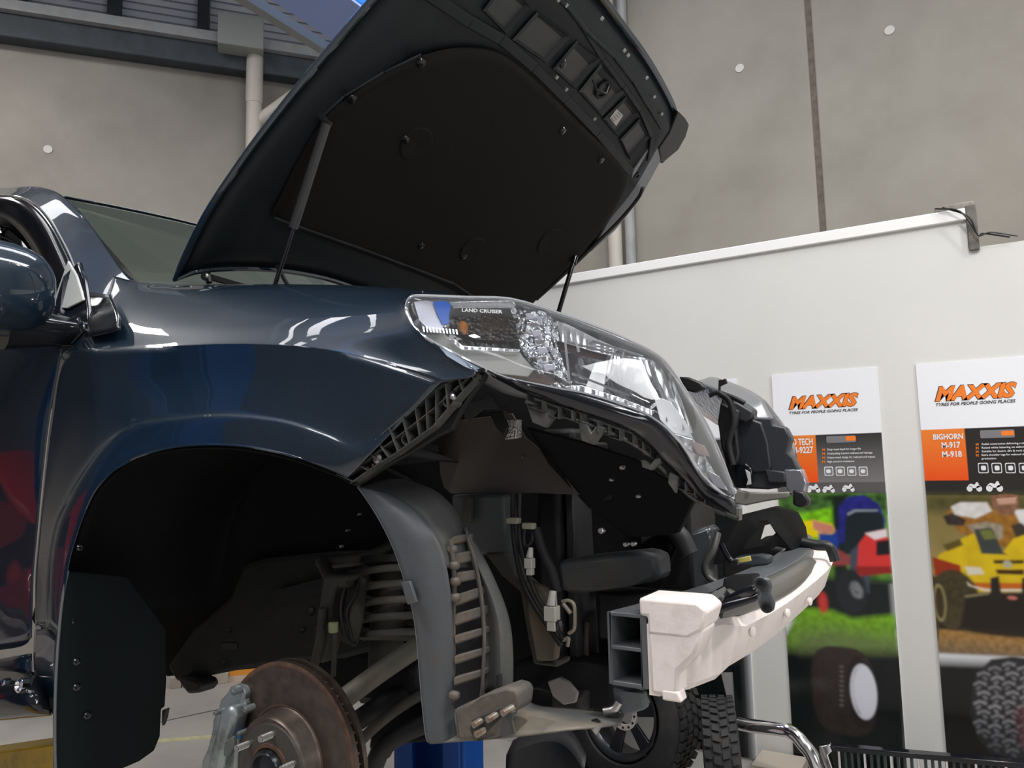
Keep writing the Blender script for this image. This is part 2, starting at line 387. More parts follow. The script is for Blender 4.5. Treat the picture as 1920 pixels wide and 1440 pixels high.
def lettering(parent, s, a, b, top, m, bold=0, shear=0, y=YP-.0095, name='lettering'):
    """a, b: lower-left and lower-right photo pixels; top: photo pixel at the upper left"""
    A, B, T = W(*a, Y=y), W(*b, Y=y), W(*top, Y=y); mb = MB()
    add_text(mb, s, A, (1, 0, 0), (0, 0, 1), B.x-A.x, T.z-A.z, bold, shear); mb.build(name, m, parent, weld=False)
xa1, xb1 = W(1447, 705, Y=YP).x, W(1645, 688, Y=YP).x; zt1 = W(1546, 696, Y=YP).z
xa2 = W(1717, 684, Y=YP).x; wd = xb1-xa1; xb2 = xa2+wd; zt2 = W(1717, 684, Y=YP).z
xb0 = W(1381, 711, Y=YP).x; xa0 = xb0-wd; ZB = .16
zh1 = W(1650, 811, Y=YP).z; zo1 = W(1532, 904, Y=YP).z; zg1 = W(1655, 925, Y=YP).z
zh2 = W(1727, 806, Y=YP).z
def base_layout(p, zh, zo, zg, xo):
    xa, xb = p.xa, p.xb
    p.fill([(xa, zh), (xb, zh), (xb, zo), (xa, zo)], lin((52, 50, 50)), 0, lin((120, 118, 118)))
    p.fill([(xa, zh), (xo, zh), (xo, zo), (xa, zo)], lin((228, 128, 52)), 0, lin((232, 84, 30)))
    p.fill([(xa, zo), (xb, zo), (xb, zg), (xa, zg)], lin((92, 90, 90)))
def tyre_smooth(p, c, rx, rz):
    pass
def paint1(p):
    xo = PX(1533, 870)[0]; base_layout(p, zh1, zo1, zg1, xo); xa, xb = p.xa, p.xb
    zt = PX(1600, 1090)[1]; zgb = PX(1600, 1160)[1]; z3 = PX(1600, 1215)[1]
    p.fill([(xa, zg1), (xb, zg1), (xb, zt), (xa, zt)], lin((92, 140, 50)), nz=.6, ns=.03)
    p.fill([(xa, zg1), (xb, zg1), (xb, PX(1600, 960)[1]), (xa, PX(1600, 960)[1])], lin((60, 92, 45)), .03, nz=.7, ns=.02)
    p.fill(PP([(1500, 965), (1562, 950), (1566, 990), (1500, 1010)]), lin((120, 190, 30)), .02, nz=.4, ns=.015)
    p.fill(PP([(1560, 930), (1585, 928), (1590, 1100), (1565, 1100)]), lin((30, 40, 32)), .02)
    z2 = PX(1600, 1172)[1]
    p.fill([(xa, zt+.02), (xb, zt+.02), (xb, z2), (xa, z2)], lin((28, 34, 34)), .05)
    p.fill(PP([(1500, 1138), (1560, 1145), (1600, 1160), (1680, 1152), (1690, 1250), (1440, 1250)]), lin((118, 172, 30)), .03, lin((92, 100, 68)), nz=.25, ns=.015)
    p.fill(PP([(1440, 1218), (1700, 1222), (1710, 1500), (1440, 1500)]), lin((18, 24, 24)), .06)
    p.fill(PP([(1500, 1192), (1550, 1178), (1680, 1200), (1680, 1222), (1500, 1222)]), lin((104, 112, 78)), .08, k=.6)
    # rider in blue, seat back, red mower
    p.fill(PP([(1500, 978), (1525, 975), (1560, 982), (1568, 1000), (1540, 1010), (1500, 1004)]), lin((226, 206, 20)), .012)
    p.fill(PP([(1523, 975), (1560, 985), (1566, 998), (1545, 1002), (1525, 992)]), lin((200, 130, 110)), .01)
    p.fill(PP([(1490, 1000), (1535, 1010), (1536, 1040), (1490, 1030)]), lin((110, 190, 50)), .015)
    p.fill(PP([(1553, 1010), (1572, 990), (1572, 950), (1590, 932), (1620, 928), (1648, 945), (1660, 975), (1656, 1010), (1560, 1020)]), lin((42, 44, 122)), .012, nz=.25, ns=.02)
    p.fill(PP([(1534, 1000), (1570, 1002), (1572, 1032), (1540, 1032)]), lin((34, 66, 150)), .012)
    p.fill(PP([(1583, 1040), (1585, 975), (1593, 958), (1640, 953), (1656, 968), (1658, 1010), (1600, 1040)]), lin((32, 42, 46)), .01)
    p.fill(PP([(1588, 962), (1602, 955), (1646, 955), (1646, 959), (1604, 960), (1590, 967)]), lin((130, 138, 150)), .004)
    p.fill(PP([(1525, 1030), (1570, 1030), (1600, 1046), (1598, 1060), (1520, 1060)]), lin((150, 70, 70)), .015)
    p.fill(PP([(1592, 1100), (1594, 1035), (1612, 1018), (1630, 1012), (1630, 1112), (1600, 1108)]), lin((70, 78, 92)), .012)
    p.fill(PP([(1605, 1108), (1610, 1020), (1625, 1000), (1662, 992), (1672, 1060), (1669, 1064), (1622, 1064)]), lin((218, 60, 58)), .008)
    p.fill(PP([(1622, 1000), (1662, 992), (1664, 1006), (1640, 1012)]), lin((235, 225, 225)), .008)
    p.fill(PP([(1643, 1015), (1668, 1012), (1669, 1040), (1643, 1042)]), lin((34, 34, 36)), .005)
    p.fill(PP([(1604, 1062), (1672, 1062), (1674, 1075), (1620, 1080), (1604, 1070)]), lin((150, 40, 38)), .01)
    p.fill(p.ell(*PX(1596, 1108), .07, .105), lin((38, 42, 46)), .02)
    p.fill(p.ell(*PX(1606, 1106), .028, .042, rot=.3), lin((116, 120, 122)), .012, nz=.4, ns=.01)
    p.fill(p.ell(*PX(1543, 1130), .02, .05), lin((206, 60, 56)), .02)
    p.fill(PP([(1535, 1035), (1550, 1035), (1540, 1080), (1522, 1080)]), lin((215, 70, 70)), .02)
    # turf tyre with white rim
    cx, cz = PX(1586, 1295)
    X0, X1 = PX(1523, 1295)[0], PX(1642, 1295)[0]; zt_, zb_ = PX(1580, 1213)[1], PX(1580, 1377)[1]
    def rr(x0, x1, zt, zb, k=.35):
        pts = []; a, b = (x1-x0)/2, (zt-zb)/2; mx, mz = (x0+x1)/2, (zt+zb)/2
        for i in range(48):
            t = 2*PI*i/48; c, s_ = math.cos(t), math.sin(t)
            pts.append((mx+a*math.copysign(abs(c)**k, c), mz+b*math.copysign(abs(s_)**.62, s_)))
        return pts
    p.fill(rr(X0, X1, zt_, zb_, .6), lin((52, 44, 42)), .012, lin((44, 36, 34)), nz=.15, ns=.01)
    p.fill(p.ell(*PX(1612, 1297), .055, .165), lin((40, 32, 31)), .01)
    for i in range(9):
        q_ = PX(1578, 1250+i*9); p.fill(p.ell(q_[0], q_[1], .010, .006), lin((96, 90, 90)), .006)
    p.fill(p.ell(*PX(1619, 1297), .058, .128), lin((205, 208, 216)), .006)
    p.fill(p.ell(*PX(1610, 1297), .018, .10), lin((120, 122, 128)), .01)
    p.fill(p.ell(*PX(1622, 1297), .049, .118), lin((218, 220, 228)), .006)
def paint2(p):
    zo = PX(1780, 900)[1]; zg = PX(1760, 928)[1]; xo = PX(1812, 850)[0]
    xa, xb = p.xa, p.xb
    p.fill([(xa, zh2), (xb, zh2), (xb, zg), (xa, zg)], lin((46, 44, 42)))
    p.fill([(xa, zh2), (xo, zh2), (xo, zo), (xa, zo)], lin((228, 128, 52)), 0, lin((232, 84, 30)))
    zb = PX(1800, 1200)[1]
    p.fill([(xa, zg), (xb, zg), (xb, zb), (xa, zb)], lin((120, 108, 62)), 0, lin((172, 150, 96)), nz=.15, ns=.05)
    p.fill(PP([(1735, 928), (1960, 928), (1960, 960), (1736, 960)]), lin((84, 80, 44)), .05, nz=.3, ns=.03)
    p.fill(PP([(1755, 1160), (1930, 1150), (1930, 1225), (1755, 1180)]), lin((40, 34, 26)), .02)
    p.fill(PP([(1750, 1180), (1800, 1182), (1860, 1192), (1960, 1200), (1960, 1235), (1750, 1225)]), lin((164, 122, 62)), .015, lin((110, 96, 76)), nz=.3, ns=.012)
    p.fill(PP([(1750, 1238), (1960, 1244), (1960, 1520), (1750, 1520)]), lin((24, 24, 22)), .06)
    # rider (jersey, arms, gloves, helmet)
    p.fill(PP([(1775, 962), (1790, 945), (1850, 940), (1862, 955), (1880, 960), (1905, 955), (1940, 960), (1960, 1000), (1940, 1040), (1860, 1020), (1800, 1000)]), lin((150, 104, 40)), .008, nz=.3, ns=.015)
    p.fill(PP([(1783, 950), (1800, 942), (1850, 942), (1860, 958), (1830, 972), (1790, 965)]), lin((214, 212, 208)), .006, nz=.15, ns=.015)
    p.fill(PP([(1900, 956), (1930, 955), (1960, 990), (1960, 1005), (1915, 985)]), lin((214, 212, 208)), .006)
    p.fill(PP([(1768, 968), (1785, 962), (1812, 975), (1806, 986), (1776, 984)]), lin((56, 48, 44)), .006, nz=.4, ns=.012)
    p.fill(PP([(1895, 985), (1915, 980), (1940, 1000), (1930, 1015), (1905, 1008)]), lin((60, 54, 46)), .006)
    p.fill(PP([(1858, 930), (1885, 926), (1908, 928), (1910, 950), (1898, 966), (1876, 966), (1860, 950)]), lin((130, 92, 70)), .006, nz=.3, ns=.012)
    p.fill(PP([(1868, 935), (1906, 932), (1904, 944), (1872, 946)]), lin((190, 150, 128)), .006)
    p.fill(PP([(1812, 985), (1850, 978), (1880, 985), (1880, 1010), (1840, 1015)]), lin((150, 140, 120)), .01, nz=.3, ns=.012)
    # quad bike: mudguards, cowl, lights, bars
    p.fill(PP([(1750, 1070), (1760, 1040), (1790, 1024), (1802, 1010), (1826, 1000), (1840, 1030), (1880, 1036), (1900, 1010), (1930, 1000), (1960, 1020), (1960, 1098), (1930, 1108), (1812, 1112), (1798, 1090), (1752, 1075)]), lin((208, 178, 26)), .006, nz=.12, ns=.03)
    p.fill(PP([(1826, 992), (1860, 990), (1880, 1034), (1888, 1040), (1840, 1038)]), lin((60, 66, 62)), .006)
    p.fill(PP([(1836, 995), (1858, 993), (1868, 1010), (1846, 1012)]), lin((110, 116, 60)), .006)
    p.fill(PP([(1768, 1022), (1800, 1010), (1806, 1022), (1776, 1034)]), lin((92, 80, 34)), .01)
    p.fill(PP([(1748, 1044), (1800, 1060), (1806, 1088), (1752, 1078)]), lin((150, 50, 24)), .006)
    p.fill(PP([(1809, 1062), (1838, 1064), (1846, 1076), (1816, 1078)]), lin((212, 206, 186)), .004)
    p.fill(PP([(1862, 1050), (1920, 1050), (1920, 1057), (1864, 1057)]), lin((70, 54, 18)), .003)
    p.fill(PP([(1866, 1068), (1920, 1068), (1920, 1078), (1870, 1076)]), lin((64, 42, 18)), .003)
    p.fill(p.ell(*PX(1889, 1058), .017, .017), lin((170, 166, 140)), .003)
    p.fill(PP([(1812, 1092), (1960, 1094), (1960, 1106), (1820, 1104)]), lin((190, 96, 24)), .006)
    p.fill(p.ell(*PX(1790, 1125), .10, .135), lin((66, 58, 36)), .012, nz=.35, ns=.012)
    p.fill(PP([(1745, 1080), (1760, 1080), (1760, 1200), (1750, 1200)]), lin((66, 58, 36)), .012)
    p.fill(p.ell(*PX(1762, 1130), .026, .085), lin((140, 128, 84)), .005)
    p.fill(p.ell(*PX(1762, 1130), .018, .070), lin((60, 50, 30)), .005)
    p.fill(PP([(1812, 1112), (1960, 1110), (1960, 1190), (1880, 1182), (1800, 1178)]), lin((34, 28, 22)), .015)
    p.fill(PP([(1812, 1090), (1822, 1098), (1850, 1104), (1960, 1105), (1960, 1109), (1848, 1109), (1816, 1098)]), lin((215, 205, 180)), .004)
    p.fill(PP([(1808, 1116), (1852, 1110), (1854, 1115), (1810, 1121)]), lin((120, 112, 80)), .004)
    for x in (1857, 1916): p.fill(PP([(x, 1084), (x+16, 1080), (x+22, 1124), (x, 1126)]), lin((38, 34, 28)), .006)
    p.fill(p.ell(*PX(1898, 1121), .018, .008), lin((190, 110, 100)), .004)
    # chunky mud tyre
    cx, cz = PX(1880, 1330)
    outer = PP([(1822, 1300), (1832, 1262), (1858, 1236), (1900, 1231), (1960, 1240), (1960, 1425), (1900, 1422), (1856, 1412), (1832, 1380), (1820, 1340)])
    p.fill(outer, lin((40, 40, 42)), .008)
    rg = np.random.RandomState(5)
    for i in range(10):
        for j in range(4):
            x = 1838+j*27+(i % 2)*6; y = 1248+i*18+(j % 2)*8; lim = 1822+((y-1328)/92)**2*26
            if x < lim+6 or y > 1415: continue
            g = 132-abs(i-4)*5-(y-1246)*.16+rg.randint(-8, 16); sg = 1 if (i+j) % 2 else -1
            def quad(pts): return PP([(x+u_*sg, y+v_) for u_, v_ in pts])
            p.fill(quad([(-13, -4), (2, -8), (13, -3), (12, 4), (1, -1), (-11, 4)]), lin((g, g, g+3)), .004)
            p.fill(quad([(-3, -2), (5, 0), (9, 9), (3, 11), (-2, 5)]), lin((g-16, g-16, g-12)), .004)
            p.fill(quad([(-11, 3), (1, -2), (12, 3), (11, 5), (1, 1), (-10, 6)]), lin((24, 24, 26)), .003)
    p.fill(PP([(1902, 1330), (1960, 1300), (1960, 1420), (1915, 1400)]), lin((90, 40, 50)), .03, k=.6)
pos0 = poster('poster mostly hidden behind the far headlight, only a white corner and dark foot showing', xa0, xb0, W(1381, 711, Y=YP).z, lambda p: (base_layout(p, zh1, zo1, zg1, p.xa+wd*.4), p.fill([(p.xa, zg1), (p.xb, zg1), (p.xb, .1), (p.xa, .1)], lin((20, 25, 25)))), .02, ZB)
pos1 = poster('orange and dark tyre poster with a red ride-on mower on bright green grass', xa1, xb1, zt1, paint1, .0042, ZB)
pos2 = poster('orange and dark tyre poster with a yellow quad bike, rightmost of the three', xa2, xb2, zt2, paint2, .0042, ZB)
lettering(pos1, 'MAXXIS', (1478, 769), (1612, 764), (1480, 743), M_dk, .075, .32, YP-.0088, 'logo_shadow')
lettering(pos1, 'MAXXIS', (1480, 768), (1611, 763), (1482, 744), M_or, .055, .32, YP-.0092, 'logo')
lettering(pos1, 'TYRES FOR PEOPLE GOING PLACES', (1480, 777), (1609, 771), (1481, 772), M_dk, .02, .3)
lettering(pos2, 'MAXXIS', (1752, 754), (1910, 750), (1755, 724), M_dk, .075, .32, YP-.0088, 'logo_shadow')
lettering(pos2, 'MAXXIS', (1754, 753), (1909, 749), (1757, 725), M_or, .055, .32, YP-.0092, 'logo')
lettering(pos2, 'TYRES FOR PEOPLE GOING PLACES', (1755, 762), (1905, 757), (1756, 756), M_dk, .02, .3)
lettering(pos1, 'PRO TECH', (1474, 836), (1524, 833), (1475, 823), M_wh, .03)
lettering(pos1, 'M-9227', (1486, 851), (1525, 848), (1487, 838), M_wh, .03)
lettering(pos2, 'BIGHORN', (1750, 825), (1806, 822), (1750, 814), M_wh, .03)
lettering(pos2, 'M-917', (1766, 841), (1801, 839), (1766, 829), M_wh, .03)
lettering(pos2, 'M-918', (1767, 858), (1804, 856), (1767, 846), M_wh, .03)
lettering(pos2, 'F', (1807, 840), (1810, 839), (1807, 832), M_or, .01); lettering(pos2, 'R', (1806, 856), (1810, 855), (1806, 849), M_or, .01)
for i, s_ in enumerate(('Deep tread depth for longer life', 'Outstanding traction without turf damage', 'Unique tread design for reduced soil impact', 'High puncture resistance')):
    x1 = (1614, 1636, 1641, 1602)[i]; y = 844+i*7.6
    lettering(pos1, s_, (1551, y+1.8), (x1, y), (1551, y-3.2), M_wh, .015)
    lettering(pos1, 'M', (1542, y+2), (1547, y+2), (1542, y-3), M_or, .04)
for i, s_ in enumerate(('Radial construction delivering a smooth ride', 'Raised white lettering on sidewall', 'Suitable for desert, dirt & rock applications', 'Extra shoulder lugs for reduced sidewall wear', 'protection')):
    y = 834+i*6.8; lettering(pos2, s_, (1841, y+1.6), ((1945, 1925, 1948, 1950, 1868)[i], y), (1841, y-3.2), M_wh, .015)
    if i < 4: lettering(pos2, 'M', (1830, y+2), (1835, y+2), (1830, y-3), M_or, .04)
def badge(parent, x, y, w_, h_, m, yy=YP-.0088):
    a, b = W(x, y, Y=yy), W(x+w_, y+h_, Y=yy); r = .006; P = []
    for cx, cz, a0 in ((b.x-r, a.z-r, 0), (a.x+r, a.z-r, 90), (a.x+r, b.z+r, 180), (b.x-r, b.z+r, 270)):
        for k in range(4): t_ = math.radians(a0+k*30); P.append((cx+r*math.cos(t_), yy, cz+r*math.sin(t_)))
    MB().add(P, [tuple(range(len(P)))], False).build('badge', m, parent, weld=False)
badge(pos1, 1549, 818, 56, 11, M_gr); badge(pos1, 1585, 818, 20, 8, M_or, YP-.0092)
badge(pos2, 1837, 807, 66, 13, M_gr); badge(pos2, 1877, 808, 25, 8, M_or, YP-.0092)
for i in range(4):
    badge(pos1, 1545+i*21.5, 875, 18, 17, M_wh); badge(pos1, 1546.5+i*21.5, 876.5, 15, 14, M_gr, YP-.0092); badge(pos1, 1549+i*21.5, 880, 9, 7, M_wh, YP-.0095)
    badge(pos2, 1833+i*25.5, 868, 21, 19, M_wh); badge(pos2, 1834.5+i*25.5, 869.5, 18, 16, M_dk, YP-.0092); badge(pos2, 1839+i*25.5, 873, 10, 9, M_wh, YP-.0095)
def quad_icon(parent, x, y, s=1):
    m = MB(); yy = YP-.0092
    for cx in (0, 17): 
        c = W(x+cx*s, y+4*s, Y=yy); m.add([(c.x+.011*s*math.cos(k*PI/6), yy, c.z+.013*s*math.sin(k*PI/6)) for k in range(12)], [tuple(range(12))], False)
    P = [W(x+a*s, y+b*s, Y=yy) for a, b in ((-3, -2), (2, -5), (9, -3), (12, -8), (15, -7), (17, -2), (20, 0), (14, 3), (6, 3))]
    m.add(P, [tuple(range(len(P)))], False); m.build('vehicle_icon', M_wh, parent, weld=False)
quad_icon(pos1, 1517, 915); quad_icon(pos1, 1546, 916, .9); quad_icon(pos1, 1583, 914, .9)
quad_icon(pos2, 1818, 912, 1.05); quad_icon(pos2, 1855, 911, 1.15)

pu = MB()
for k in range(15):
    x = -12.5+k*1.45; pu.box((x, .6, RZ-.10), (.07, 11.0, .18))
pu.build('ceiling_purlins', M_steel_d, kind='structure')
for y in (-3.9, .1):
    MB().box((-2.2, y, RZ-.32), (20.0, .16, .30)).build('ceiling_rafter', M_grey, kind='structure')

# ================================================================ THE CAR
M_paint = bpy.data.materials.new('dark_navy_paint'); M_paint.use_nodes = True
def _paint():
    nt = M_paint.node_tree; N = nt.nodes; L = nt.links; b = N['Principled BSDF']
    tc = N.new('ShaderNodeTexCoord'); v = N.new('ShaderNodeTexVoronoi'); v.inputs['Scale'].default_value = 900
    L.new(tc.outputs['Object'], v.inputs['Vector'])
    r = N.new('ShaderNodeValToRGB'); r.color_ramp.elements[0].color = (.003, .009, .018, 1); r.color_ramp.elements[1].color = (.008, .026, .048, 1)
    L.new(v.outputs['Color'], r.inputs[0]); L.new(r.outputs[0], b.inputs['Base Color'])
    b.inputs['Metallic'].default_value = .15; b.inputs['Roughness'].default_value = .42; b.inputs['Specular IOR Level'].default_value = .25
    b.inputs['Coat Weight'].default_value = 1; b.inputs['Coat Roughness'].default_value = .015; b.inputs['Coat IOR'].default_value = 1.6
_paint()
M_rub = mat('black_rubber', (.010, .010, .011), .55)
M_gloss = mat('gloss_black_plastic', (.008, .009, .012), .12)
M_liner = mat('black_wheel_liner', (.004, .0045, .005), .8, spec=.2, bump=.3, bscale=60)
M_lgrey = mat('grey_liner_plastic', (.075, .083, .092), .5, bump=.15, bscale=90, dirt=(.085, .075, .063), dscale=6, dlo=.5, dhi=.72)
M_grime = mat('grimy_liner_plastic', (.06, .06, .057), .7, bump=.3, bscale=70, dirt=(.135, .11, .085), dscale=9, dlo=.4, dhi=.62)
M_olive = mat('dusty_underbody', (.036, .034, .028), .75, bump=.3, bscale=60, dirt=(.075, .065, .048), dscale=7)
M_under = mat('underbody_black', (.012, .013, .014), .6, bump=.2, bscale=50, dirt=(.02, .019, .017), dscale=5, spec=.3)
M_chrome = mat('chrome', (.9, .9, .92), .14, metal=1)
M_dullsteel = mat('dull_steel', (.45, .44, .42), .35, metal=1, var=.2, vscale=60)
M_alu = mat('cast_aluminium', (.30, .34, .34), .42, metal=.6, bump=.2, bscale=60, dirt=(.10, .11, .10), dscale=14)
M_rotor = mat('rotor_face', (.115, .09, .075), .4, metal=.75, var=.25, vscale=40)
M_rust = mat('rust', (.085, .045, .028), .8, bump=.3, bscale=120, var=.4, vscale=50)
M_hub = mat('oily_hub', (.075, .068, .06), .5, metal=.4, bump=.2, bscale=90)
M_foam = mat('bumper_foam', (.78, .71, .675), .8, bump=.08, bscale=140, var=.04, vscale=12, dirt=(.55, .48, .44), dscale=9, dlo=.55, dhi=.8)
M_beam = mat('grey_steel_beam', (.12, .13, .14), .42, metal=.3)
M_felt = mat('bonnet_insulator', (.013, .012, .011), .9, spec=.2, bump=.3, bscale=180)
M_inner = mat('bonnet_inner_panel', (.011, .015, .018), .5, spec=.3)

CY = 1.86
car = thing('four_wheel_drive', 'dark navy four-wheel drive with its bonnet up and front bumper removed', 'car', (-1.15, CY, .75))
def part(mb_, name, m, label=None, parent=None, **k): return mb_.build(name, m, parent or car, label, **k)
def tubeY(pts, r, n=12, k=6):
    return MB().tube(smooth_line(wl(pts), k), r, n)
def plate(pts, dy=.004, dirv=None):
    """flat plate from photo outline at its own lateral depth"""
    m = MB(); m.prism(wl(pts), dirv or (0, dy, 0)); return m

# ---- front wing (upper sheet and arch sheet share one mesh)
R = [
 [(212,517,1.10),(262,529,1.14),(330,533,1.16),(450,533,1.17),(560,533,1.17),(680,536,1.165),(780,543,1.155),(830,548,1.145),(868,554,1.135)],
 [(205,540,1.06),(250,548,1.08),(330,548,1.10),(450,545,1.11),(560,545,1.11),(660,546,1.10),(720,548,1.09),(752,552,1.07),(770,557,1.03)],
 [(190,572,1.01),(240,578,1.025),(330,577,1.035),(430,573,1.04),(530,572,1.04),(620,574,1.03),(690,576,1.015),(735,579,.995),(762,584,.975)],
 [(170,612,.965),(225,616,.975),(320,613,.98),(420,608,.983),(520,609,.98),(610,613,.975),(690,620,.966),(755,627,.955),(803,635,.95)],
 [(128,655,.942),(205,650,.945),(320,645,.947),(425,641,.948),(530,643,.948),(628,653,.947),(725,672,.947),(810,690,.95),(893,697,.965)],
 [(118,662,.940),(200,654,.941),(320,649,.942),(430,645,.943),(540,648,.943),(640,660,.943),(740,686,.943),(790,700,.944),(826,717,.946)]]
R2 = [
 [(66,1180,.948),(66,1080,.948),(73,1000,.947),(84,885,.945),(96,780,.942),(118,663,.940),(200,654,.941),(320,649,.942),(430,645,.943),(540,648,.943),(640,660,.943),(740,686,.943),(826,717,.946)],
 [(72,1180,.944),(73,1070,.942),(82,990,.940),(98,905,.940),(115,838,.940),(150,750,.941),(218,725,.944),(326,714,.946),(430,708,.947),(535,714,.947),(625,732,.947),(712,756,.946),(787,757,.948)],
 [(88,1180,.928),(90,1065,.925),(101,987,.924),(122,935,.924),(140,897,.925),(187,827,.927),(240,789,.93),(333,773,.934),(430,768,.938),(530,778,.942),(608,800,.945),(680,822,.948),(745,800,.952)],
 [(93,1180,.918),(99,1064,.912),(112,990,.910),(132,940,.909),(152,900,.909),(197,842,.915),(248,807,.922),(337,792,.927),(433,787,.931),(530,798,.935),(602,822,.938),(660,848,.942),(700,846,.945)],
 [(108,1195,.918),(125,1067,.912),(140,1007,.910),(158,957,.909),(181,913,.909),(218,876,.915),(266,850,.921),(345,833,.926),(443,832,.930),(530,847,.934),(590,866,.938),(632,883,.943),(655,893,.95)],
 [(110,1195,.925),(128,1067,.920),(143,1007,.918),(161,957,.917),(184,914,.917),(220,878,.919),(268,852,.922),(346,835,.926),(443,834,.930),(530,849,.936),(590,868,.943),(632,885,.950),(656,895,.958)],
 [(112,1195,.955),(130,1068,.95),(145,1008,.95),(163,958,.95),(186,915,.95),(222,880,.95),(270,854,.952),(348,838,.955),(444,838,.96),(530,853,.965),(590,872,.97),(632,888,.975),(656,898,.98)]]
w_ = MB(); w_.grid(surf([wl(r) for r in R], 5, 6)); w_.grid(surf([wl(r) for r in R2], 5, 6))
wing = part(w_, 'front_wing', M_paint, solid=.0015, sharp=50)
# lower tail of the wing between door and mud flap
lo = [[(66,1180,.948),(88,1180,.932),(108,1195,.925)],[(64,1230,.95),(86,1240,.94),(104,1250,.935)],[(70,1290,.955),(88,1290,.948),(104,1300,.945)],[(92,1335,.96),(98,1337,.957),(104,1340,.955)]]
part(MB().grid(surf([wl(r) for r in lo], 5, 5)), 'wing_tail', M_paint, solid=.0015)
# ---- front door with chrome waist strip
D = [[(-260,636,.955),(-120,625,.95),(0,617,.95),(92,612,.95),(112,648,.945)],
     [(-265,680,.935),(-120,680,.93),(0,676,.93),(85,668,.935),(115,663,.938)],
     [(-270,780,.915),(-125,790,.91),(-10,790,.915),(70,784,.93),(94,780,.940)],
     [(-275,890,.93),(-130,905,.925),(-20,905,.925),(58,892,.935),(81,885,.943)],
     [(-275,1010,.94),(-130,1030,.94),(-30,1030,.94),(45,1012,.945),(70,1000,.945)],
     [(-275,1120,.935),(-130,1140,.935),(-30,1130,.935),(40,1100,.943),(63,1080,.946)],
     [(-275,1240,.955),(-130,1235,.95),(-30,1222,.948),(40,1212,.948),(60,1195,.948)]]
door = part(MB().grid(surf([wl(r) for r in D], 5, 5)), 'front_door', M_paint, solid=.002)
MB().tube(smooth_line(wl([(-260, 630, .94), (-120, 626, .942), (0, 619, .942), (84, 614, .944)]), 5), [.006]*16, 8).build('waist_strip', M_chrome, door)
MB().tube(smooth_line(wl([(84, 614, .944), (98, 634, .944), (105, 656, .944), (96, 663, .944), (40, 668, .942), (-20, 668, .942)]), 5), .003, 6).build('mirror_reflection_line', M_chrome, door)  # mirror's reflection in the door, built as a chrome line
part(MB().grid(surf([wl(r) for r in [[(-260,1250,.97),(-100,1250,.97),(60,1225,.965)],[(-260,1330,.95),(-100,1325,.95),(64,1290,.955)],[(-260,1345,1.02),(-100,1340,1.02),(92,1338,.99)]]], 4, 5)), 'sill', M_paint, solid=.002)
# side step with bolts
part(MB().grid(surf([wl(r) for r in [[(-300,1262,.95),(-60,1255,.95),(60,1262,.955),(88,1300,.96)],[(-300,1300,.88),(-60,1292,.88),(50,1300,.90),(90,1322,.93)],[(-300,1345,.90),(-60,1345,.90),(50,1338,.91),(97,1336,.93)],[(-300,1350,.99),(-60,1350,.99),(50,1345,.99),(97,1340,.99)]]], 5, 6)), 'side_step', M_gloss, 'black moulded side step', solid=.004)
for x in (4, 37):
    c = W(x, 1285, Y=.895); part(MB().lathe(c, (0, -1, .2), [(-.012, .016), (.002, .016), (.006, .011), (.006, .009), (.001, .009), (.001, .001)], 20), 'step_bolt', M_chrome, 'chrome step bolt')

# ---- windscreen pillar, roof rail, window frame, glass
outer = [(-260,350,1.16),(-100,350,1.17),(0,352,1.175),(60,349,1.18),(95,356,1.185),(122,371,1.185),(160,408,1.18),(200,464,1.165),(232,508,1.15),(262,531,1.14)]
mid = [(-260,358,1.12),(-100,358,1.13),(0,358,1.14),(56,358,1.145),(88,368,1.145),(112,384,1.145),(145,425,1.135),(176,475,1.12),(200,520,1.10),(205,556,1.06)]
inn = [(-260,368,1.09),(-100,368,1.09),(0,366,1.095),(40,371,1.095),(72,390,1.09),(98,422,1.08),(124,470,1.06),(142,515,1.035),(155,560,1.005),(162,612,.965)]
pil = part(MB().grid(surf([wl(outer), wl(mid), wl(inn)], 6, 6)), 'windscreen_pillar', M_paint, solid=.0015)
MB().tube(smooth_line(wl([(a-3, b+3, c-.002) for a, b, c in inn]), 5), .0035, 8).build('pillar_trim', M_chrome, pil)
fr_o = [(-260,372,1.09),(-100,372,1.09),(0,370,1.09),(38,376,1.09),(68,396,1.085),(94,428,1.075),(119,476,1.055),(136,520,1.03),(149,565,1.0),(154,608,.965)]
fr_i = [(-260,402,1.09),(-100,402,1.09),(-20,404,1.09),(12,412,1.085),(40,436,1.075),(62,468,1.06),(84,512,1.035),(100,548,1.015),(108,580,.99),(110,612,.965)]
part(MB().grid(surf([wl(fr_o), wl(fr_i)], 3, 6)), 'door_window_frame', M_gloss, solid=.004)
part(MB().grid(surf([wl([(a, b, c+.012) for a, b, c in fr_i]), wl([(-260,615,.975),(-200,615,.975),(-140,614,.975),(-90,614,.975),(-40,614,.975),(0,614,.975),(30,613,.975),(60,613,.975),(85,613,.975),(108,613,.975)])], 4, 5)), 'door_glass', glassy('tinted_glass', (.10, .10, .11), .01, 1, 1.6), solid=.003)
# mirror sail plate
part(MB().prism(wl([(146,490,1.02),(157,525,1.0),(164,575,.985),(165,612,.965),(132,645,.95),(108,620,.95),(98,580,.955),(120,520,.98)]), (0, .012, 0)), 'mirror_sail', M_gloss, bevel=.003)
part(MB().prism(wl([(127,488,1.005),(143,516,.995),(152,545,.985),(156,562,.98),(125,578,.965),(96,577,.96),(112,530,.985)]), (0, .006, 0)), 'mirror_mount_plate', mat('pale_plate_reflection', (.55, .57, .55), .3), 'mirror mount plate with its pale reflection painted on', bevel=.002)  # pale reflection put into the plate's colour
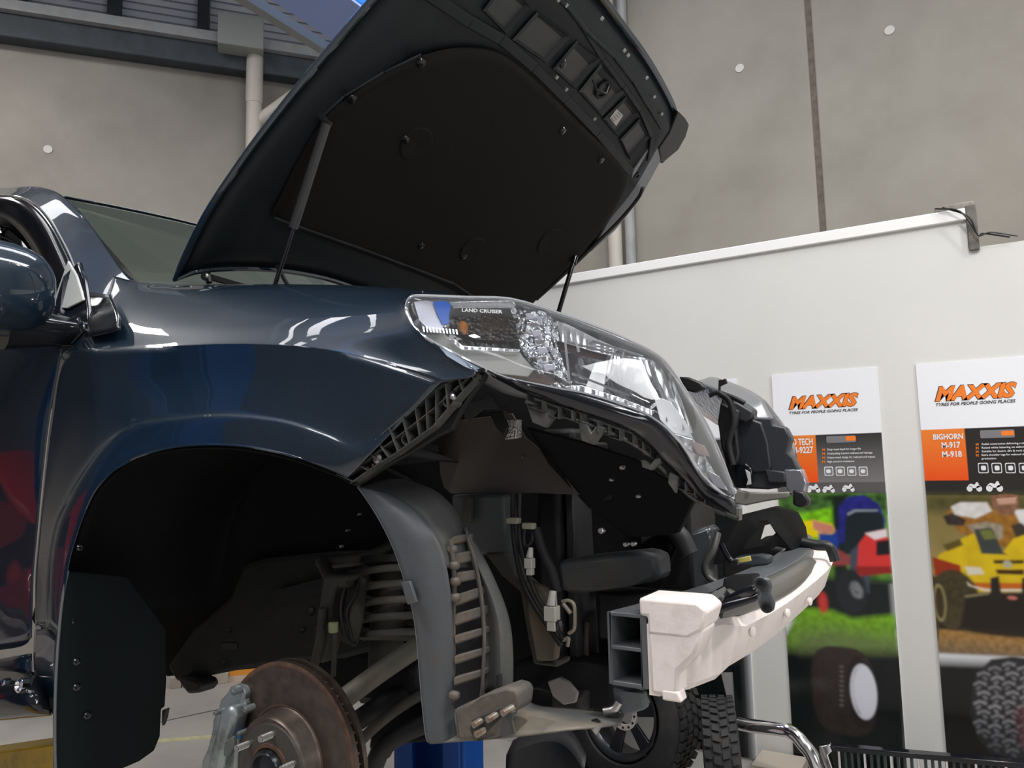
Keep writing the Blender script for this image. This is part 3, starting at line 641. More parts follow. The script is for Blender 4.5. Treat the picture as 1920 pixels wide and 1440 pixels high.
# black corner of the wing below the pillar
part(MB().grid(surf([wl([(164,546,1.03),(186,550,1.033),(207,552,1.028)]), wl([(159,590,.982),(192,588,.984),(223,590,.970)]), wl([(161,632,.940),(195,625,.940),(225,617,.944)])], 4, 4)), 'wing_corner_trim', M_gloss, solid=.003)
# door mirror
def mirror():
    c = W(-22, 545, Y=.80); m = MB(); n = 20; P = []
    for i in range(n+1):
        a = PI*i/n; row = []
        for k in range(28):
            b = 2*PI*k/28; ca, sa = math.cos(a), math.sin(a)
            x = sa*math.cos(b); z = ca; y = sa*math.sin(b)
            x = math.copysign(abs(x)**.8, x); z = math.copysign(abs(z)**.75, z); y = math.copysign(abs(y)**.8, y)
            row.append(c+Vector((.03+x*.105-.0*z, -.01+y*.125, z*.105)))
        P.append(row+[row[0]])
    m.grid(P); mi = part(m, 'door_mirror', M_paint, 'dark navy door mirror shell')
    MB().tube([c+Vector((.03, .02, -.085)), c+Vector((.05, .16, -.075)), W(112, 610, Y=.955)], [.05, .035, .03], 14).build('mirror_arm', M_gloss, mi)
mirror()
# windscreen and roof
A0, A1 = W(124, 373, Y=1.19), W(263, 531, Y=1.15)
mir = lambda p: Vector((p.x, 2*CY-p.y, p.z))
ws = []
for i in range(7):
    t = i/6; a = A0.lerp(A1, t); b = mir(a); row = []
    for j in range(13):
        s = j/12; bow = 4*s*(1-s); row.append(a.lerp(b, s)+Vector((.07*bow, 0, .018*bow)))
    ws.append(row)
part(MB().grid(ws), 'windscreen', glassy('windscreen_glass', (.42, .50, .45), .01, 1, 1.45, haze=.10, hazecol=(.42, .48, .42)))  # greenish haze puts the wall's reflection into the glass colour
rf = []
for i in range(6):
    row = []
    for j in range(13):
        s = j/12; bow = 4*s*(1-s); a = A0.lerp(mir(A0), s)+Vector((.07*bow, 0, .018*bow)); row.append(a+Vector((-.06-.5*i, 0, .012+.03*min(i, 2)+.02*bow*(i > 0)))if i else a+Vector((-.004, 0, .010)))
    rf.append(row)
part(MB().grid(rf), 'roof', M_paint, solid=.003)
hl = [[A0+Vector((-.02, .05, -.02)), A0+Vector((-.02, 1.2, -.02))], [A0+Vector((-2, .05, .02)), A0+Vector((-2, 1.2, .02))]]
part(MB().grid(hl), 'headlining', mat('headlining', (.6, .6, .57), .8), solid=.01)
part(MB().box((A1.x-.28, CY, A1.z-.10), (.55, 1.35, .12)), 'dashboard', mat('dashboard_grey', (.05, .055, .05), .7), bevel=.04)
for y in (1.5, 2.22):
    st = part(MB().box((A1.x-1.05, y, A1.z+.02), (.14, .46, .55)), 'front_seat', mat('seat_cloth', (.07, .07, .07), .8), bevel=.05)
    MB().box((A1.x-1.08, y, A1.z+.36), (.10, .26, .16)).build('headrest', mat('seat_cloth', (.07, .07, .07), .8), st, bevel=.04)
part(MB().box((A1.x-.02, CY, A1.z-.055), (.20, 1.30, .03)), 'cowl_panel', M_black, bevel=.008)
wp = part(MB().tube([W(520, 500, Y=1.35), (A1.x+.0, 1.75, A1.z-.02), (A1.x-.05, 2.1, A1.z+.02)], .006, 8), 'wiper_arm', M_black)
MB().bar(W(395, 520, Y=1.22)+Vector((0, 0, 0)), (A1.x+.02, 1.95, A1.z+.03), .010, .014).build('wiper_blade', M_rub, wp)

# ---- bonnet, hinged open 40 degrees
HO = Vector((-1.67, CY, 2.13)); HD = Vector((.772, 0, .636)); HN = Vector((.636, 0, -.772))
def HP(px, py, off=0): return WP(px, py, HO+HN*off, HN)
def resamp(pts, n):
    L = [0]
    for i in range(1, len(pts)): L.append(L[-1]+(pts[i]-pts[i-1]).length)
    out = []; j = 0
    for k in range(n):
        d = L[-1]*k/(n-1)
        while j < len(L)-2 and L[j+1] < d: j += 1
        out.append(pts[j].lerp(pts[j+1], (d-L[j])/max(1e-9, L[j+1]-L[j])))
    return out
NU, NV = 30, 34
HN_ = resamp(smooth_line([HP(*p) for p in [(330,526),(352,478),(395,394),(470,284),(545,187),(622,94),(700,3),(780,-85),(850,-158),(893,-200)]], 5), NU)
HT_ = resamp(smooth_line([HP(*p) for p in [(893,-200),(960,-162),(1030,-100),(1090,-42),(1130,0),(1167,50),(1207,103),(1238,153),(1260,196),(1270,224)]], 5), NV)
HF_ = resamp(smooth_line([HP(*p) for p in [(916,658),(1000,566),(1060,510),(1112,462),(1160,415),(1196,370),(1222,325),(1240,292),(1262,258),(1270,224)]], 5), NU)
HB_ = resamp(smooth_line([HP(*p) for p in [(330,526),(352,517),(385,509),(470,506),(560,514),(650,536),(780,588),(916,658)]], 5), NV)
def coons(i, j):
    s, r = i/(NU-1), j/(NV-1)
    return (HN_[i]*(1-r)+HF_[i]*r)+(HB_[j]*(1-s)+HT_[j]*s)-((HB_[0]*(1-r)+HB_[-1]*r)*(1-s)+(HT_[0]*(1-r)+HT_[-1]*r)*s)
def hsurf(off, ins=0):
    G = []
    for i in range(NU):
        row = []
        for j in range(NV):
            s, r = i/(NU-1), j/(NV-1)
            p = coons(i, j)
            if ins: c = coons(NU//2, NV//2); p = c+(p-c)*(1-ins)
            row.append(p+HN*off(s, r))
        G.append(row)
    return G
crown = lambda s, r: -.05*(1-(2*r-1)**4)*min(1, 6*(1-s)*1.0) * 1.0
skin = part(MB().grid(hsurf(lambda s, r: -.016+crown(s, r))), 'bonnet', M_paint, 'open bonnet, navy outside and bare dark frame inside', solid=.002)
def edge(s, r): return min(r, 1-r, (1-s)*.9, s*.9)
def ioff(s, r):
    e = edge(s, r); o = -.012+.016*min(1, e/.02)
    o += .016*math.exp(-((e-.075)/.022)**2)
    return o
MB().grid(hsurf(ioff, .012)).build('inner_panel', M_inner, skin, solid=.0012)
rim = HN_[1:]+HT_[1:]+HF_[::-1][1:]+HB_[::-1][1:]
MB().tube([p+HN*-.007 for p in rim], .0085, 8, closed=True).build('hem', M_paint, skin)
ins = [(513,408),(524,372),(560,300),(598,235),(640,192),(690,157),(740,127),(795,103),(850,90),(900,90),(935,98),(968,118),(1010,155),(1060,203),(1110,252),(1150,290),(1172,318),(1174,345),(1150,395),(1112,450),(1070,497),(1010,556),(960,610),(930,600),(850,545),(760,505),(660,468),(580,438)]
pts = [HP(a, b, .020) for a, b in ins]; pts = smooth_line(pts, 3, True)
cen = sum(pts, Vector())/len(pts); ring2 = [cen+(p-cen)*.975+HN*.012 for p in pts]; ring3 = [cen+(p-cen)*.93+HN*.012 for p in pts]; n = len(pts)
m = MB(); m.add(pts+ring2+ring3, [(i, (i+1) % n, n+(i+1) % n, n+i) for i in range(n)]+[(n+i, n+(i+1) % n, 2*n+(i+1) % n, 2*n+i) for i in range(n)]+[tuple(range(2*n, 3*n))])
m.build('insulator', M_felt, skin, label='black felt insulator pad', sharp=60)
for px, py in ((660, 185), (760, 262), (790, 118), (1056, 120), (1055, 245), (1127, 300), (870, 480), (790, 460)):
    MB().lathe(HP(px, py, .034), HN, [(0, .013), (.004, .011), (.006, .001)], 16).build('push_clip', M_gloss, skin)
for px, py, r in ((1030, 452, .055), (885, 468, .05), (780, 270, .05)):
    MB().lathe(HP(px, py, .0325), HN, [(0, r), (.004, r*.93), (.004, r*.2), (.002, .001)], 28).build('pressed_dish', M_felt, skin)
def hbar(pts, w_, h_, off, name, m_=M_inner, lab=None):
    P = [HP(a, b, off) for a, b in pts]; q = MB()
    for a, b in zip(P[:-1], P[1:]): q.bar(a, b, w_, h_, HN)
    return q.build(name, m_, skin, label=lab, bevel=.003)
hbar([(790,-20),(880,40),(938,72),(1000,125),(1060,185),(1120,248),(1182,322)], .028, .018, .016, 'cross_rail')
hbar([(513,408),(556,424),(660,460),(760,497),(850,531),(930,585)], .008, .008, .034, 'rear_edge_strip')
hbar([(600,222),(645,180),(720,135),(790,102)], .006, .006, .034, 'side_edge_strip')
hbar([(1040,-20),(1086,40),(1130,110),(1168,160),(1200,205),(1222,255),(1215,300)], .016, .012, .014, 'front_rail')
hbar([(990,-60),(1060,10),(1100,60),(1150,105),(1185,150),(1215,200),(1240,240)], .01, .016, .016, 'latch_flange')
cells = [[(960,75),(1007,22),(1071,67),(1024,119)],[(1082,75),(1127,108),(1077,167),(1036,130)],[(1127,119),(1174,169),(1127,219),(1085,172)],[(1174,181),(1198,211),(1156,255),(1130,224)],[(1200,222),(1218,256),(1180,300),(1162,262)],[(905,20),(950,-40),(995,10),(948,64)]]
for c in cells:
    P = [HP(a, b, .012) for a, b in c]; cc = sum(P, Vector())/4; I = [cc+(p-cc)*.93+HN*.006 for p in P]; J = [cc+(p-cc)*.82-HN*.006 for p in P]
    q = MB(); q.add(P+I+J, [(i, (i+1) % 4, 4+(i+1) % 4, 4+i) for i in range(4)]+[(4+i, 4+(i+1) % 4, 8+(i+1) % 4, 8+i) for i in range(4)]+[(8, 9, 10, 11)], False)
    q.build('pressed_cell', mat('bonnet_cell_paint', (.035, .039, .043), .4), skin)
c = HP(1129, 167, .008)
MB().lathe(c, HN, [(0, .028), (.006, .030), (.009, .026), (.006, .021), (-.004, .02), (-.006, .001)], 28).build('latch_hole', mat('latch_black', (.004, .004, .004), .6), skin)
MB().tube([HP(1112, 150, .02), HP(1118, 168, .035), HP(1136, 176, .04), HP(1142, 160, .02)], .004, 8).build('latch_striker', M_black, skin)
q = MB().prism([HP(a, b, .015) for a, b in ((1143, 221), (1156, 204), (1168, 216), (1155, 236))], HN*.0012); stk = q.build('sticker', mat('sticker_white', (.52, .48, .48), .5), skin, label='small white sticker')
q = MB()
for i in range(4):
    a = HP(1146+i*4, 221-i*3.6, .0175); b = HP(1154+i*4, 230-i*3.6, .0175); q.bar(a, a.lerp(b, .8), .0015, .0004, HN)
q.build('sticker_print', M_dk, skin)
for px, py in ((1047,0),(1129,35),(1171,95),(1178,104),(1213,146),(1227,182),(1241,214),(1062,10),(1044,145),(1062,168),(1115,223)):
    p = HP(px, py, .022); MB().box(p, (.010, .008, .006), (HD, Vector((0, 1, 0)), HN)).build('seal_clip', mat('clip_grey', (.35, .36, .34), .4), skin, bevel=.001)
# front lip seen edge-on, far corner lug
MB().tube([p-HN*.014+HD*.002 for p in HT_[6:]], .014, 8).build('front_lip', M_paint, skin)
q = MB().prism([HP(a, b, -.01) for a, b in ((1262,200),(1276,214),(1283,226),(1277,248),(1263,273),(1240,292),(1232,300),(1226,270),(1246,240))], HN*.028); q.build('corner_lug', M_black, skin, bevel=.004)
q = MB().prism([HP(a, b, .004) for a, b in ((1183,318),(1222,262),(1240,290),(1222,325),(1196,372),(1150,430),(1105,470),(1140,410),(1178,352))], HN*.010); q.build('side_flange', mat('bonnet_flange', (.20, .215, .235), .35), skin, bevel=.003)  # lighter colour stands for light falling on the flange
MB().lathe(HP(1194, 330, .016), HN, [(0, .012), (.003, .014), (.003, .009), (-.004, .008)], 20).build('buffer_hole', M_black, skin)
q = MB().tube(smooth_line([HP(a, b, .03) for a, b in ((1205,352),(1196,372),(1160,415),(1112,462),(1060,512),(1005,562))], 4), .007, 8); q.build('side_seal', M_rub, skin)
# gas struts and hinge
s0, s1, s2 = HP(612, 232, .04), None, W(514, 540, Y=1.22)
s1 = s0.lerp(s2, .625)
gs = part(MB().tube([s0, s1], .0115, 16), 'gas_strut', mat('strut_black', (.035, .038, .04), .3)); MB().tube([s1, s2], .0055, 12).build('strut_rod', M_gloss, gs)
MB().tube([s0+Vector((0, .01, 0)), s0+HN*-.03], .010, 10).build('ball_joint', M_black, gs)
f0, f2 = HP(1078, 482, .035), W(1046, 590, Y=2.42)
gs2 = part(MB().tube([f0, f0.lerp(f2, .12)], .0125, 16), 'gas_strut', M_gloss); MB().tube([f0.lerp(f2, .12), f2], .009, 12).build('strut_rod', M_gloss, gs2)
hg = part(MB().tube(smooth_line(wl([(352,498,1.19),(375,492,1.2),(388,510,1.2),(392,530,1.2)]), 5), .008, 8), 'bonnet_hinge', M_black)
MB().lathe(W(385, 518, Y=1.185), (0, -1, 0), [(0, .012), (.006, .010), (.006, .001)], 14).build('hinge_bolt', M_dullsteel, hg)
# inner wing and engine bay edge below the bonnet
eb = MB().grid([[W(262, 531, Y=1.15), W(450, 535, Y=1.18), W(680, 538, Y=1.175), W(868, 556, Y=1.14)], [p+Vector((0, .05, -.03)) for p in wl([(262,531,1.15),(450,535,1.18),(680,538,1.175),(868,556,1.14)])], [p+Vector((0, .22, -.10)) for p in wl([(262,531,1.15),(450,535,1.18),(680,538,1.175),(868,556,1.14)])]])
part(eb, 'inner_wing', M_under, solid=.002)
eng = part(MB().box((-1.2, CY, 1.66), (.62, .50, .2)), 'engine_cover', M_black, bevel=.03)
part(MB().box((-.72, CY, 1.70), (.08, 1.0, .05)), 'slam_panel', M_under, bevel=.01)

# ================================================================ headlamps
M_lens = glassy('clear_lens', (.97, .98, .99), .015, 1, 1.36, haze=.02)
def chrome_facets(name, sc, strn, col=(.88, .89, .91), rough=.28, stretch=None):
    if name in MATS: return MATS[name]
    m = mat(name, col, rough, metal=1); nt = m.node_tree; N = nt.nodes; L = nt.links
    tc = N.new('ShaderNodeTexCoord'); v = N.new('ShaderNodeTexVoronoi'); v.inputs['Scale'].default_value = sc; v.feature = 'F1'
    mp = N.new('ShaderNodeMapping'); mp.inputs['Scale'].default_value = stretch or (1, 1, 1)
    L.new(tc.outputs['Object'], mp.inputs[0]); L.new(mp.outputs[0], v.inputs['Vector'])
    b = N.new('ShaderNodeBump'); b.inputs['Strength'].default_value = strn; b.inputs['Distance'].default_value = .01
    L.new(v.outputs['Distance'], b.inputs['Height']); L.new(b.outputs[0], N['Principled BSDF'].inputs['Normal']); return m
M_cf = chrome_facets('faceted_reflector', 60, .5)
M_cfv = chrome_facets('fluted_reflector', 40, .35, stretch=(2.5, 2.5, .3))
M_bez = chrome_facets('silver_bezel', 30, .25, (.80, .81, .83), .25, stretch=(3, 3, .4))
M_hgrey = mat('lamp_grey_plate', (.36, .36, .34), .45)
def interp(tab, x):
    if x <= tab[0][0]: return tab[0][1]
    for (a, u), (b, v) in zip(tab[:-1], tab[1:]):
        if x <= b: return u+(v-u)*(x-a)/(b-a)
    return tab[-1][1]
TY = [(762,.975),(778,.985),(877,1.06),(957,1.12),(1039,1.17),(1118,1.22),(1183,1.26),(1235,1.30),(1262,1.32),(1324,1.345),(1376,1.36)]
T_ = [(762,574),(767,561),(780,555),(826,556),(877,558),(957,561),(1039,585),(1118,613),(1183,640),(1235,668),(1262,699),(1290,740),(1324,795),(1352,857),(1375,926)]
B_ = [(763,585,.972),(770,600,.965),(778,613,.96),(793,628,.955),(809,640,.953),(853,664,.962),(902,688,.985),(950,710,1.01),(1039,728,1.06),(1101,740,1.10),(1170,761,1.14),(1221,783,1.17),(1276,829,1.21),(1315,890,1.26),(1362,931,1.33)]
top = [W(a, b, Y=interp(TY, a)) for a, b in T_]; bot = [W(a, b, Y=c) for a, b, c in B_]
OUT = Vector((.52, -.80, .22)).normalized()
def lamp_net(depth, bulge, k=1.0):
    rows = []
    for t in (0, .12, .35, .65, .88, 1):
        g = math.sqrt(max(0, 1-(2*t-1)**2)); rows.append([top[i].lerp(bot[i], .5+(t-.5)*k)+OUT*(bulge*g*min(1, .35+i*.12, .25+(14-i)*.25)-depth) for i in range(15)])
    return rows
MIRROR = Matrix.Translation((0, CY, 0)) @ Matrix.Scale(-1, 4, (0, 1, 0)) @ Matrix.Translation((0, -CY, 0))
def flip(mb_):
    q = MB(); q.v = [tuple(MIRROR @ Vector(v)+Vector((-.065, -.03, 0))) for v in mb_.v]; q.f = [f[::-1] for f in mb_.f]; q.mi = mb_.mi; q.sm = mb_.sm; return q
def lamp_shells():
    lens = MB().grid(surf(lamp_net(0, .028), 3, 4))
    back = MB().grid(surf(lamp_net(.085, -.03, .94), 3, 4))
    a, b = lamp_net(0, 0), lamp_net(.085, -.03, .94)
    side = MB()
    for R0, R1 in ((a[0], b[0]), (a[-1], b[-1])): side.grid(surf([R0, [p.lerp(q, .5) for p, q in zip(R0, R1)], R1], 2, 4))
    for i in (0, -1): side.grid(surf([[r[i] for r in a], [r[i] for r in b]], 2, 3))
    return lens, back, side
L1, L2, L3 = lamp_shells()
hl = part(L3, 'headlamp', mat('lamp_shell_clear_grey', (.30, .31, .32), .25, metal=.3), 'clear wraparound headlamp', solid=.002)
L1.build('lens', M_lens, hl, solid=0)
L2.build('reflector', M_cfv, hl)
# lens edge bead and pale top lip
MB().tube(smooth_line(top+bot[::-1], 3, True), .0032, 8, closed=True).build('lens_bead', mat('clear_edge', (.55, .57, .60), .1, metal=.5), hl)
def YH(px, d=0): return interp(TY, px)+d
def WH(px, py, d=.0): return W(px, py, Y=YH(px, d))
def hp(pts, d, name, m, th=.003, bev=.0, lab=None, dd=None):
    P = [WH(a, b, d if dd is None else dd(a)) for a, b in pts]; q = MB()
    q.prism(P, -OUT*th); return q.build(name, m, hl, label=lab, bevel=bev)
M_lav = mat('lamp_white_reflector', (.62, .61, .70), .25, metal=.35)
hp([(776,566),(798,563),(812,566),(822,590),(832,610),(826,624),(808,622),(786,600)], .0, 'rear_reflector', M_lav, lab='pale rear corner reflector')
hp([(812,566),(836,564),(846,572),(842,590),(842,606),(830,609),(820,590)], -.002, 'corner_reflection', mat('blue_reflection', (.02, .12, .55), .2), .003, lab='blue reflection in the lamp corner, built as a small plate')  # blue reflection painted as a small plate
for i in range(11):
    a = 792+i*6.2; hp([(a,612+i*.6),(a+3,612+i*.6),(a+4.5,622+i*.4),(a+2,622+i*.4)], -.006, 'prism_tooth', M_chrome, .004)
hp([(795,628),(826,618),(846,638),(862,651),(905,656),(974,659),(980,668),(1002,692),(990,706),(935,700),(870,672),(825,650)], .006, 'grey_plate', M_hgrey, .004, .001, lab='matt grey inner plate')
hp([(840,636),(850,634),(868,648),(976,655),(974,660),(866,656)], .0, 'bezel_strip', M_bez, .004, .001)
hp([(938,700),(1000,694),(1030,705),(1045,716),(1020,722),(970,716)], .012, 'lower_reflector', mat('bronze_reflection_plate', (.30, .25, .23), .2, metal=.7), .003)  # brownish reflection put into this plate's colour
# turn signal chamber
hp([(848,577),(960,577),(972,600),(976,640),(890,636),(862,622),(848,600)], .055, 'turn_chamber', chrome_facets('turn_chamber_grain', 140, .8, (.36, .34, .32), .25), .003)
MB().lathe(WH(868, 612, .03), Vector((.45, -.85, .2)), [(-.02, .008), (-.004, .0095), (.004, .0095), (.011, .006), (.013, .001)], 18).build('amber_bulb', mat('amber_glass', (.85, .28, .02), .15, coat=1), hl, label='small amber bulb')
for i in range(5):
    MB().box(WH(905+i*10, 605, .045), (.004, .004, .034)).build('chamber_rib', mat('brown_reflection_rib', (.28, .17, .12), .3, metal=.6), hl)
hp([(842,566),(960,563),(968,572),(962,577),(850,577)], -.002, 'name_bar', M_bez, .003, .001)
q = MB(); a, b_, c = WH(866, 584.5, -.009), WH(942, 588.0, -.009), WH(866, 577.5, -.009)
ux = (b_-a).normalized(); n_ = ux.cross(c-a).normalized(); uy = n_.cross(ux)
add_text(q, 'LAND CRUISER', a, ux, uy, (b_-a).length, (c-a).length, .03); q.build('lamp_lettering', mat('lamp_lettering_white', (.9, .9, .9), .3), hl, weld=False)
# chrome divider column between the turn chamber and main beams
col_ = [[(955,575),(985,576),(1015,583),(1040,592)],[(968,612),(994,610),(1018,612),(1046,618)],[(975,645),(1000,640),(1024,640),(1050,650)],[(988,672),(1010,668),(1034,672),(1058,690)],[(1012,700),(1030,700),(1052,708),(1078,724)]]
q = MB().grid(surf([[WH(a, b, .0+.02*((i+j) % 2)) for i, (a, b) in enumerate(r)] for j, r in enumerate(col_)], 4, 4)); q.build('chrome_divider', chrome_facets('divider_facets', 75, 1.0, (.9, .92, .95), .08), hl, solid=.002)
for i in range(7):
    y = 588+i*16; x = 985+i*5.5; hp([(x,y),(x+16,y-2),(x+22,y+8),(x+5,y+11)], -.008, 'facet', M_chrome if i % 2 else M_lav, .004, .001)
# two main beam bowls
def bowl(px, py, d, r, tilt, depth, m, name='beam_bowl', a1=2*PI):
    prof = [(-depth*(1-(k/8)**2), r*max(.12, k/8)) for k in range(0, 9)]
    MB().lathe(WH(px, py, d), tilt, prof, 40).build(name, m, hl, solid=.0015)
AX = Vector((.62, -.76, .05))
bowl(1096, 670, .05, .062, AX, .075, M_cfv)
bowl(1190, 716, .055, .061, AX, .075, M_cfv)
for px, py in ((1096, 664), (1192, 712)):
    c = WH(px, py, .075); MB().cyl(c, c+AX.normalized()*.035, .009, 14).build('bulb', mat('bulb_glass', (.7, .7, .72), .08, metal=.5), hl)
    MB().lathe(c+AX.normalized()*.030, AX, [(0, .012), (.012, .011), (.016, .004), (.016, .001)], 18).build('bulb_shield', M_dullsteel, hl)
hp([(1042,600),(1062,606),(1118,634),(1160,652),(1150,668),(1100,655),(1052,640)], .015, 'upper_shelf', M_bez, .003, .001)
hp([(1046,640),(1100,650),(1140,664),(1136,676),(1096,668),(1050,656)], .03, 'brown_shelf', mat('lamp_dark_shelf', (.16, .11, .11), .25, metal=.5), .003)
hp([(1116,680),(1140,676),(1131,738),(1096,730)], .012, 'blade_reflection', mat('white_blade_reflection', (.94, .95, .96), .2), .003, .001, lab='chrome reflection between the beams, built as a white blade')  # vertical chrome reflection painted as a white strip
hp([(1150,664),(1232,672),(1258,700),(1270,740),(1285,790),(1270,786),(1238,720),(1200,690),(1150,682)], .022, 'inner_brow', M_bez, .004, .001)
hp([(1058,724),(1092,736),(1165,757),(1222,780),(1228,770),(1160,744),(1090,722)], .0, 'lower_lip', M_bez, .004, .001, dd=lambda a: -.05)
for a, b in (((1204,690),(1250,790)),((1222,690),(1266,800)),((1240,692),(1282,806)),((1256,700),(1296,812))):
    MB().bar(WH(*a, .008), WH(*b, -.02), .003, .006).build('flute', M_chrome, hl)
hp([(1226,742),(1256,752),(1286,790),(1300,822),(1262,812),(1238,786)], -.02, 'front_reflector', mat('lamp_white_reflection', (.93, .94, .96), .25), .003, .001, lab='bright front reflector face')  # reflector face painted white for the brightness it mirrors
hp([(1262,812),(1300,824),(1326,862),(1352,905),(1330,905),(1300,862)], -.03, 'tip_reflector', M_cf, .003, .001)
hp([(1296,826),(1322,836),(1332,856),(1308,852)], -.036, 'side_marker', mat('pink_marker', (.50, .38, .36), .25), .003, .001)
hp([(1322,880),(1348,892),(1366,920),(1340,912)], -.034, 'tip_lamp', M_lav, .003, .001)
MB().lathe(WH(1374, 921, -.004), (0, -1, 0), [(0, .007), (.005, .006), (.006, .001)], 14).build('lens_pip', mat('clear_edge', (.55, .57, .60), .1, metal=.5), hl)
for i, (a, b) in enumerate((((1058,622),(1068,716)),((1076,628),(1086,660)),((1150,652),(1140,700)),((1168,660),(1164,690)),((1060,640),(1200,676)),((1072,700),(1180,742)),((1110,640),(1206,668)),((1216,676),(1232,730)))):
    MB().bar(WH(*a, .004), WH(*b, .0), .0025+.002*(i % 2), .004).build('highlight_rib', M_chrome, hl)  # added chrome bars, the lamp's highlights built as shapes
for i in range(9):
    x = 1000+i*4+(i % 3)*9; y = 590+i*14; MB().box(WH(x, y, -.006), (.008, .004, .010)).build('sparkle_facet', M_lav if i % 2 else MATS['lamp_white_reflection'], hl, bevel=.001)  # added pale blocks, sparkle put into their colour
# far headlamp: same lamp mirrored, seen from its inner side with the black housing
l1, l2, l3 = lamp_shells()
h2 = part(flip(l3), 'headlamp', mat('lamp_shell_clear_grey', (.3, .3, .3), .25), 'far headlamp seen from its black back', solid=.002)
flip(l1).build('lens', M_lens, h2); flip(l2).build('reflector', M_cf, h2)
M_house = mat('lamp_housing_black', (.035, .038, .045), .45)
def far(pts, Y, th, name, m, bev=.004, lab=None, y2=None):
    P = [W(a, b, Y=Y if c is None else c) for a, b, c in [(p+(None,))[:3] for p in pts]]; q = MB().prism(P, (-.02 if th < 0 else 0, th, 0)); return q.build(name, m, h2, label=lab, bevel=bev)
YF = 2.22
far([(1350,755),(1362,742),(1390,752),(1414,768),(1412,782),(1448,783),(1450,796),(1472,800),(1484,822),(1480,832),(1477,848),(1488,858),(1494,872),(1500,880),(1497,905),(1478,912),(1440,918),(1378,915),(1362,880),(1352,830)], YF, .05, 'housing', M_house, .006, 'black moulded lamp housing')
far([(1352,770),(1410,785),(1428,792),(1440,830),(1446,878),(1440,884),(1364,888),(1356,830)], YF-.012, .02, 'housing_step', mat('lamp_housing_dark', (.022, .024, .03), .4), .006)
far([(1434,880),(1470,884),(1472,888),(1472,905),(1440,905)], YF-.014, .02, 'housing_foot', M_house, .004)
far([(1352,745),(1385,755),(1412,772),(1410,784),(1396,792),(1352,776)], YF-.03, .03, 'housing_brow', M_house, .006)
far([(1376,872),(1398,868),(1410,880),(1410,905),(1400,916),(1382,910)], YF-.03, .02, 'adjuster_socket', M_gloss, .004)
far([(1397,880),(1406,886),(1408,908),(1399,910),(1402,900)], YF-.045, .006, 'adjuster_light_gap', mat('pale_gap_fill', (.6, .6, .58), .4), .001, 'pale fill standing for the light gap in the socket')  # solid pale piece painted where light shows through a gap
far([(1470,880),(1502,880),(1512,905),(1508,925),(1484,930),(1474,915)], YF-.005, .05, 'tip_lens', mat('lens_tip_grey', (.42, .43, .48), .12, metal=.6), .004, 'clear tip of the far lamp')
far([(1486,918),(1506,922),(1518,940),(1514,950),(1498,952),(1486,946)], YF-.03, .04, 'foot_connector', M_black, .006)
far([(1378,918),(1400,922),(1430,924),(1480,922),(1478,934),(1436,940),(1398,948),(1376,944)], YF-.03, .02, 'lower_bracket', mat('grey_brown_bracket', (.22, .21, .19), .5), .004, 'grey brown lower lamp bracket')
far([(1386,770),(1380,800),(1386,850),(1382,870),(1365,872),(1352,840),(1345,790),(1350,755)], YF-.06, .03, 'side_carrier', M_black, .006)
MB().tube(smooth_line(wl([(1350,738,2.14),(1368,752,2.14),(1376,790,2.14),(1366,830,2.14),(1374,872,2.14)]), 5), .010, 10).build('wiring_loom', M_rub, h2)
MB().tube(smooth_line(wl([(1330,742,2.14),(1345,736,2.14),(1372,744,2.14),(1396,756,2.14)]), 5), .007, 10).build('top_edge_seal', M_rub, h2)
q = far([(1347,712),(1354,712),(1360,709),(1363,718),(1354,722),(1350,724),(1350,742),(1346,742)], 2.16, .012, 'top_tab', M_black, .002, 'upright black clip')
far([(1272,706),(1290,707),(1312,716),(1322,728),(1300,736),(1286,732)], 2.08, .03, 'slam_corner_cover', M_black, .005)

# ================================================================ brackets along the lamp and wing
def cp(pts, name, m, th=.004, bev=.001, lab=None, par=None, d=(0, 1, 0)):
    q = MB().prism(wl(pts), Vector(d)*th); return q.build(name, m, par or car, label=lab, bevel=bev)
BY = lambda px: interp([(644,.965),(760,.958),(850,.962),(905,.985)], px)
def br(pts, off=0): return [(a, b, BY(a)+off) for a, b in pts]
sb = cp(br([(640,887),(697,833),(743,794),(788,757),(830,723),(859,706),(894,690),(912,694),(906,712),(880,745),(866,766),(846,806),(820,818),(770,850),(727,873),(690,897),(668,912),(652,905)], .012), 'bumper_side_bracket', M_under, .012, .002, 'black ribbed bumper bracket along the wing edge')
topl = [(648,889),(697,843),(743,804),(788,767),(830,733),(860,716),(892,697)]; botl = [(672,905),(726,868),(756,850),(795,822),(826,800),(862,757),(902,712)]
M_rib = mat('rib_plastic', (.055, .06, .058), .4, bump=.1, dirt=(.11, .10, .085), dscale=20, dlo=.5, dhi=.7)
def wallrib(pts, w_=.0016, name='rib', h=.020):
    P = [W(a, b, Y=BY(a)+.010) for a, b in pts]; q = MB()
    for a, b in zip(P[:-1], P[1:]): q.bar(a+Vector((0, -h/2, 0)), b+Vector((0, -h/2, 0)), w_, h, (0, 1, 0))
    q.build(name, M_rib, sb)
wallrib(topl, .002, 'long_rib'); wallrib([(a, b) for a, b in botl], .002, 'long_rib'); wallrib([(t[0]*.5+b[0]*.5, t[1]*.5+b[1]*.5) for t, b in zip(topl, botl)], .0014, 'long_rib')
def at_(L, t):
    x = t*(len(L)-1); i = min(len(L)-2, int(x)); f = x-i; return (L[i][0]*(1-f)+L[i+1][0]*f, L[i][1]*(1-f)+L[i+1][1]*f)
for t in (.0, .09, .17, .25, .34, .43, .52, .60, .68, .78, .90, 1.0): wallrib([at_(topl, t), at_(botl, max(0, min(1, t+.015)))], .0015, 'rib', .022)
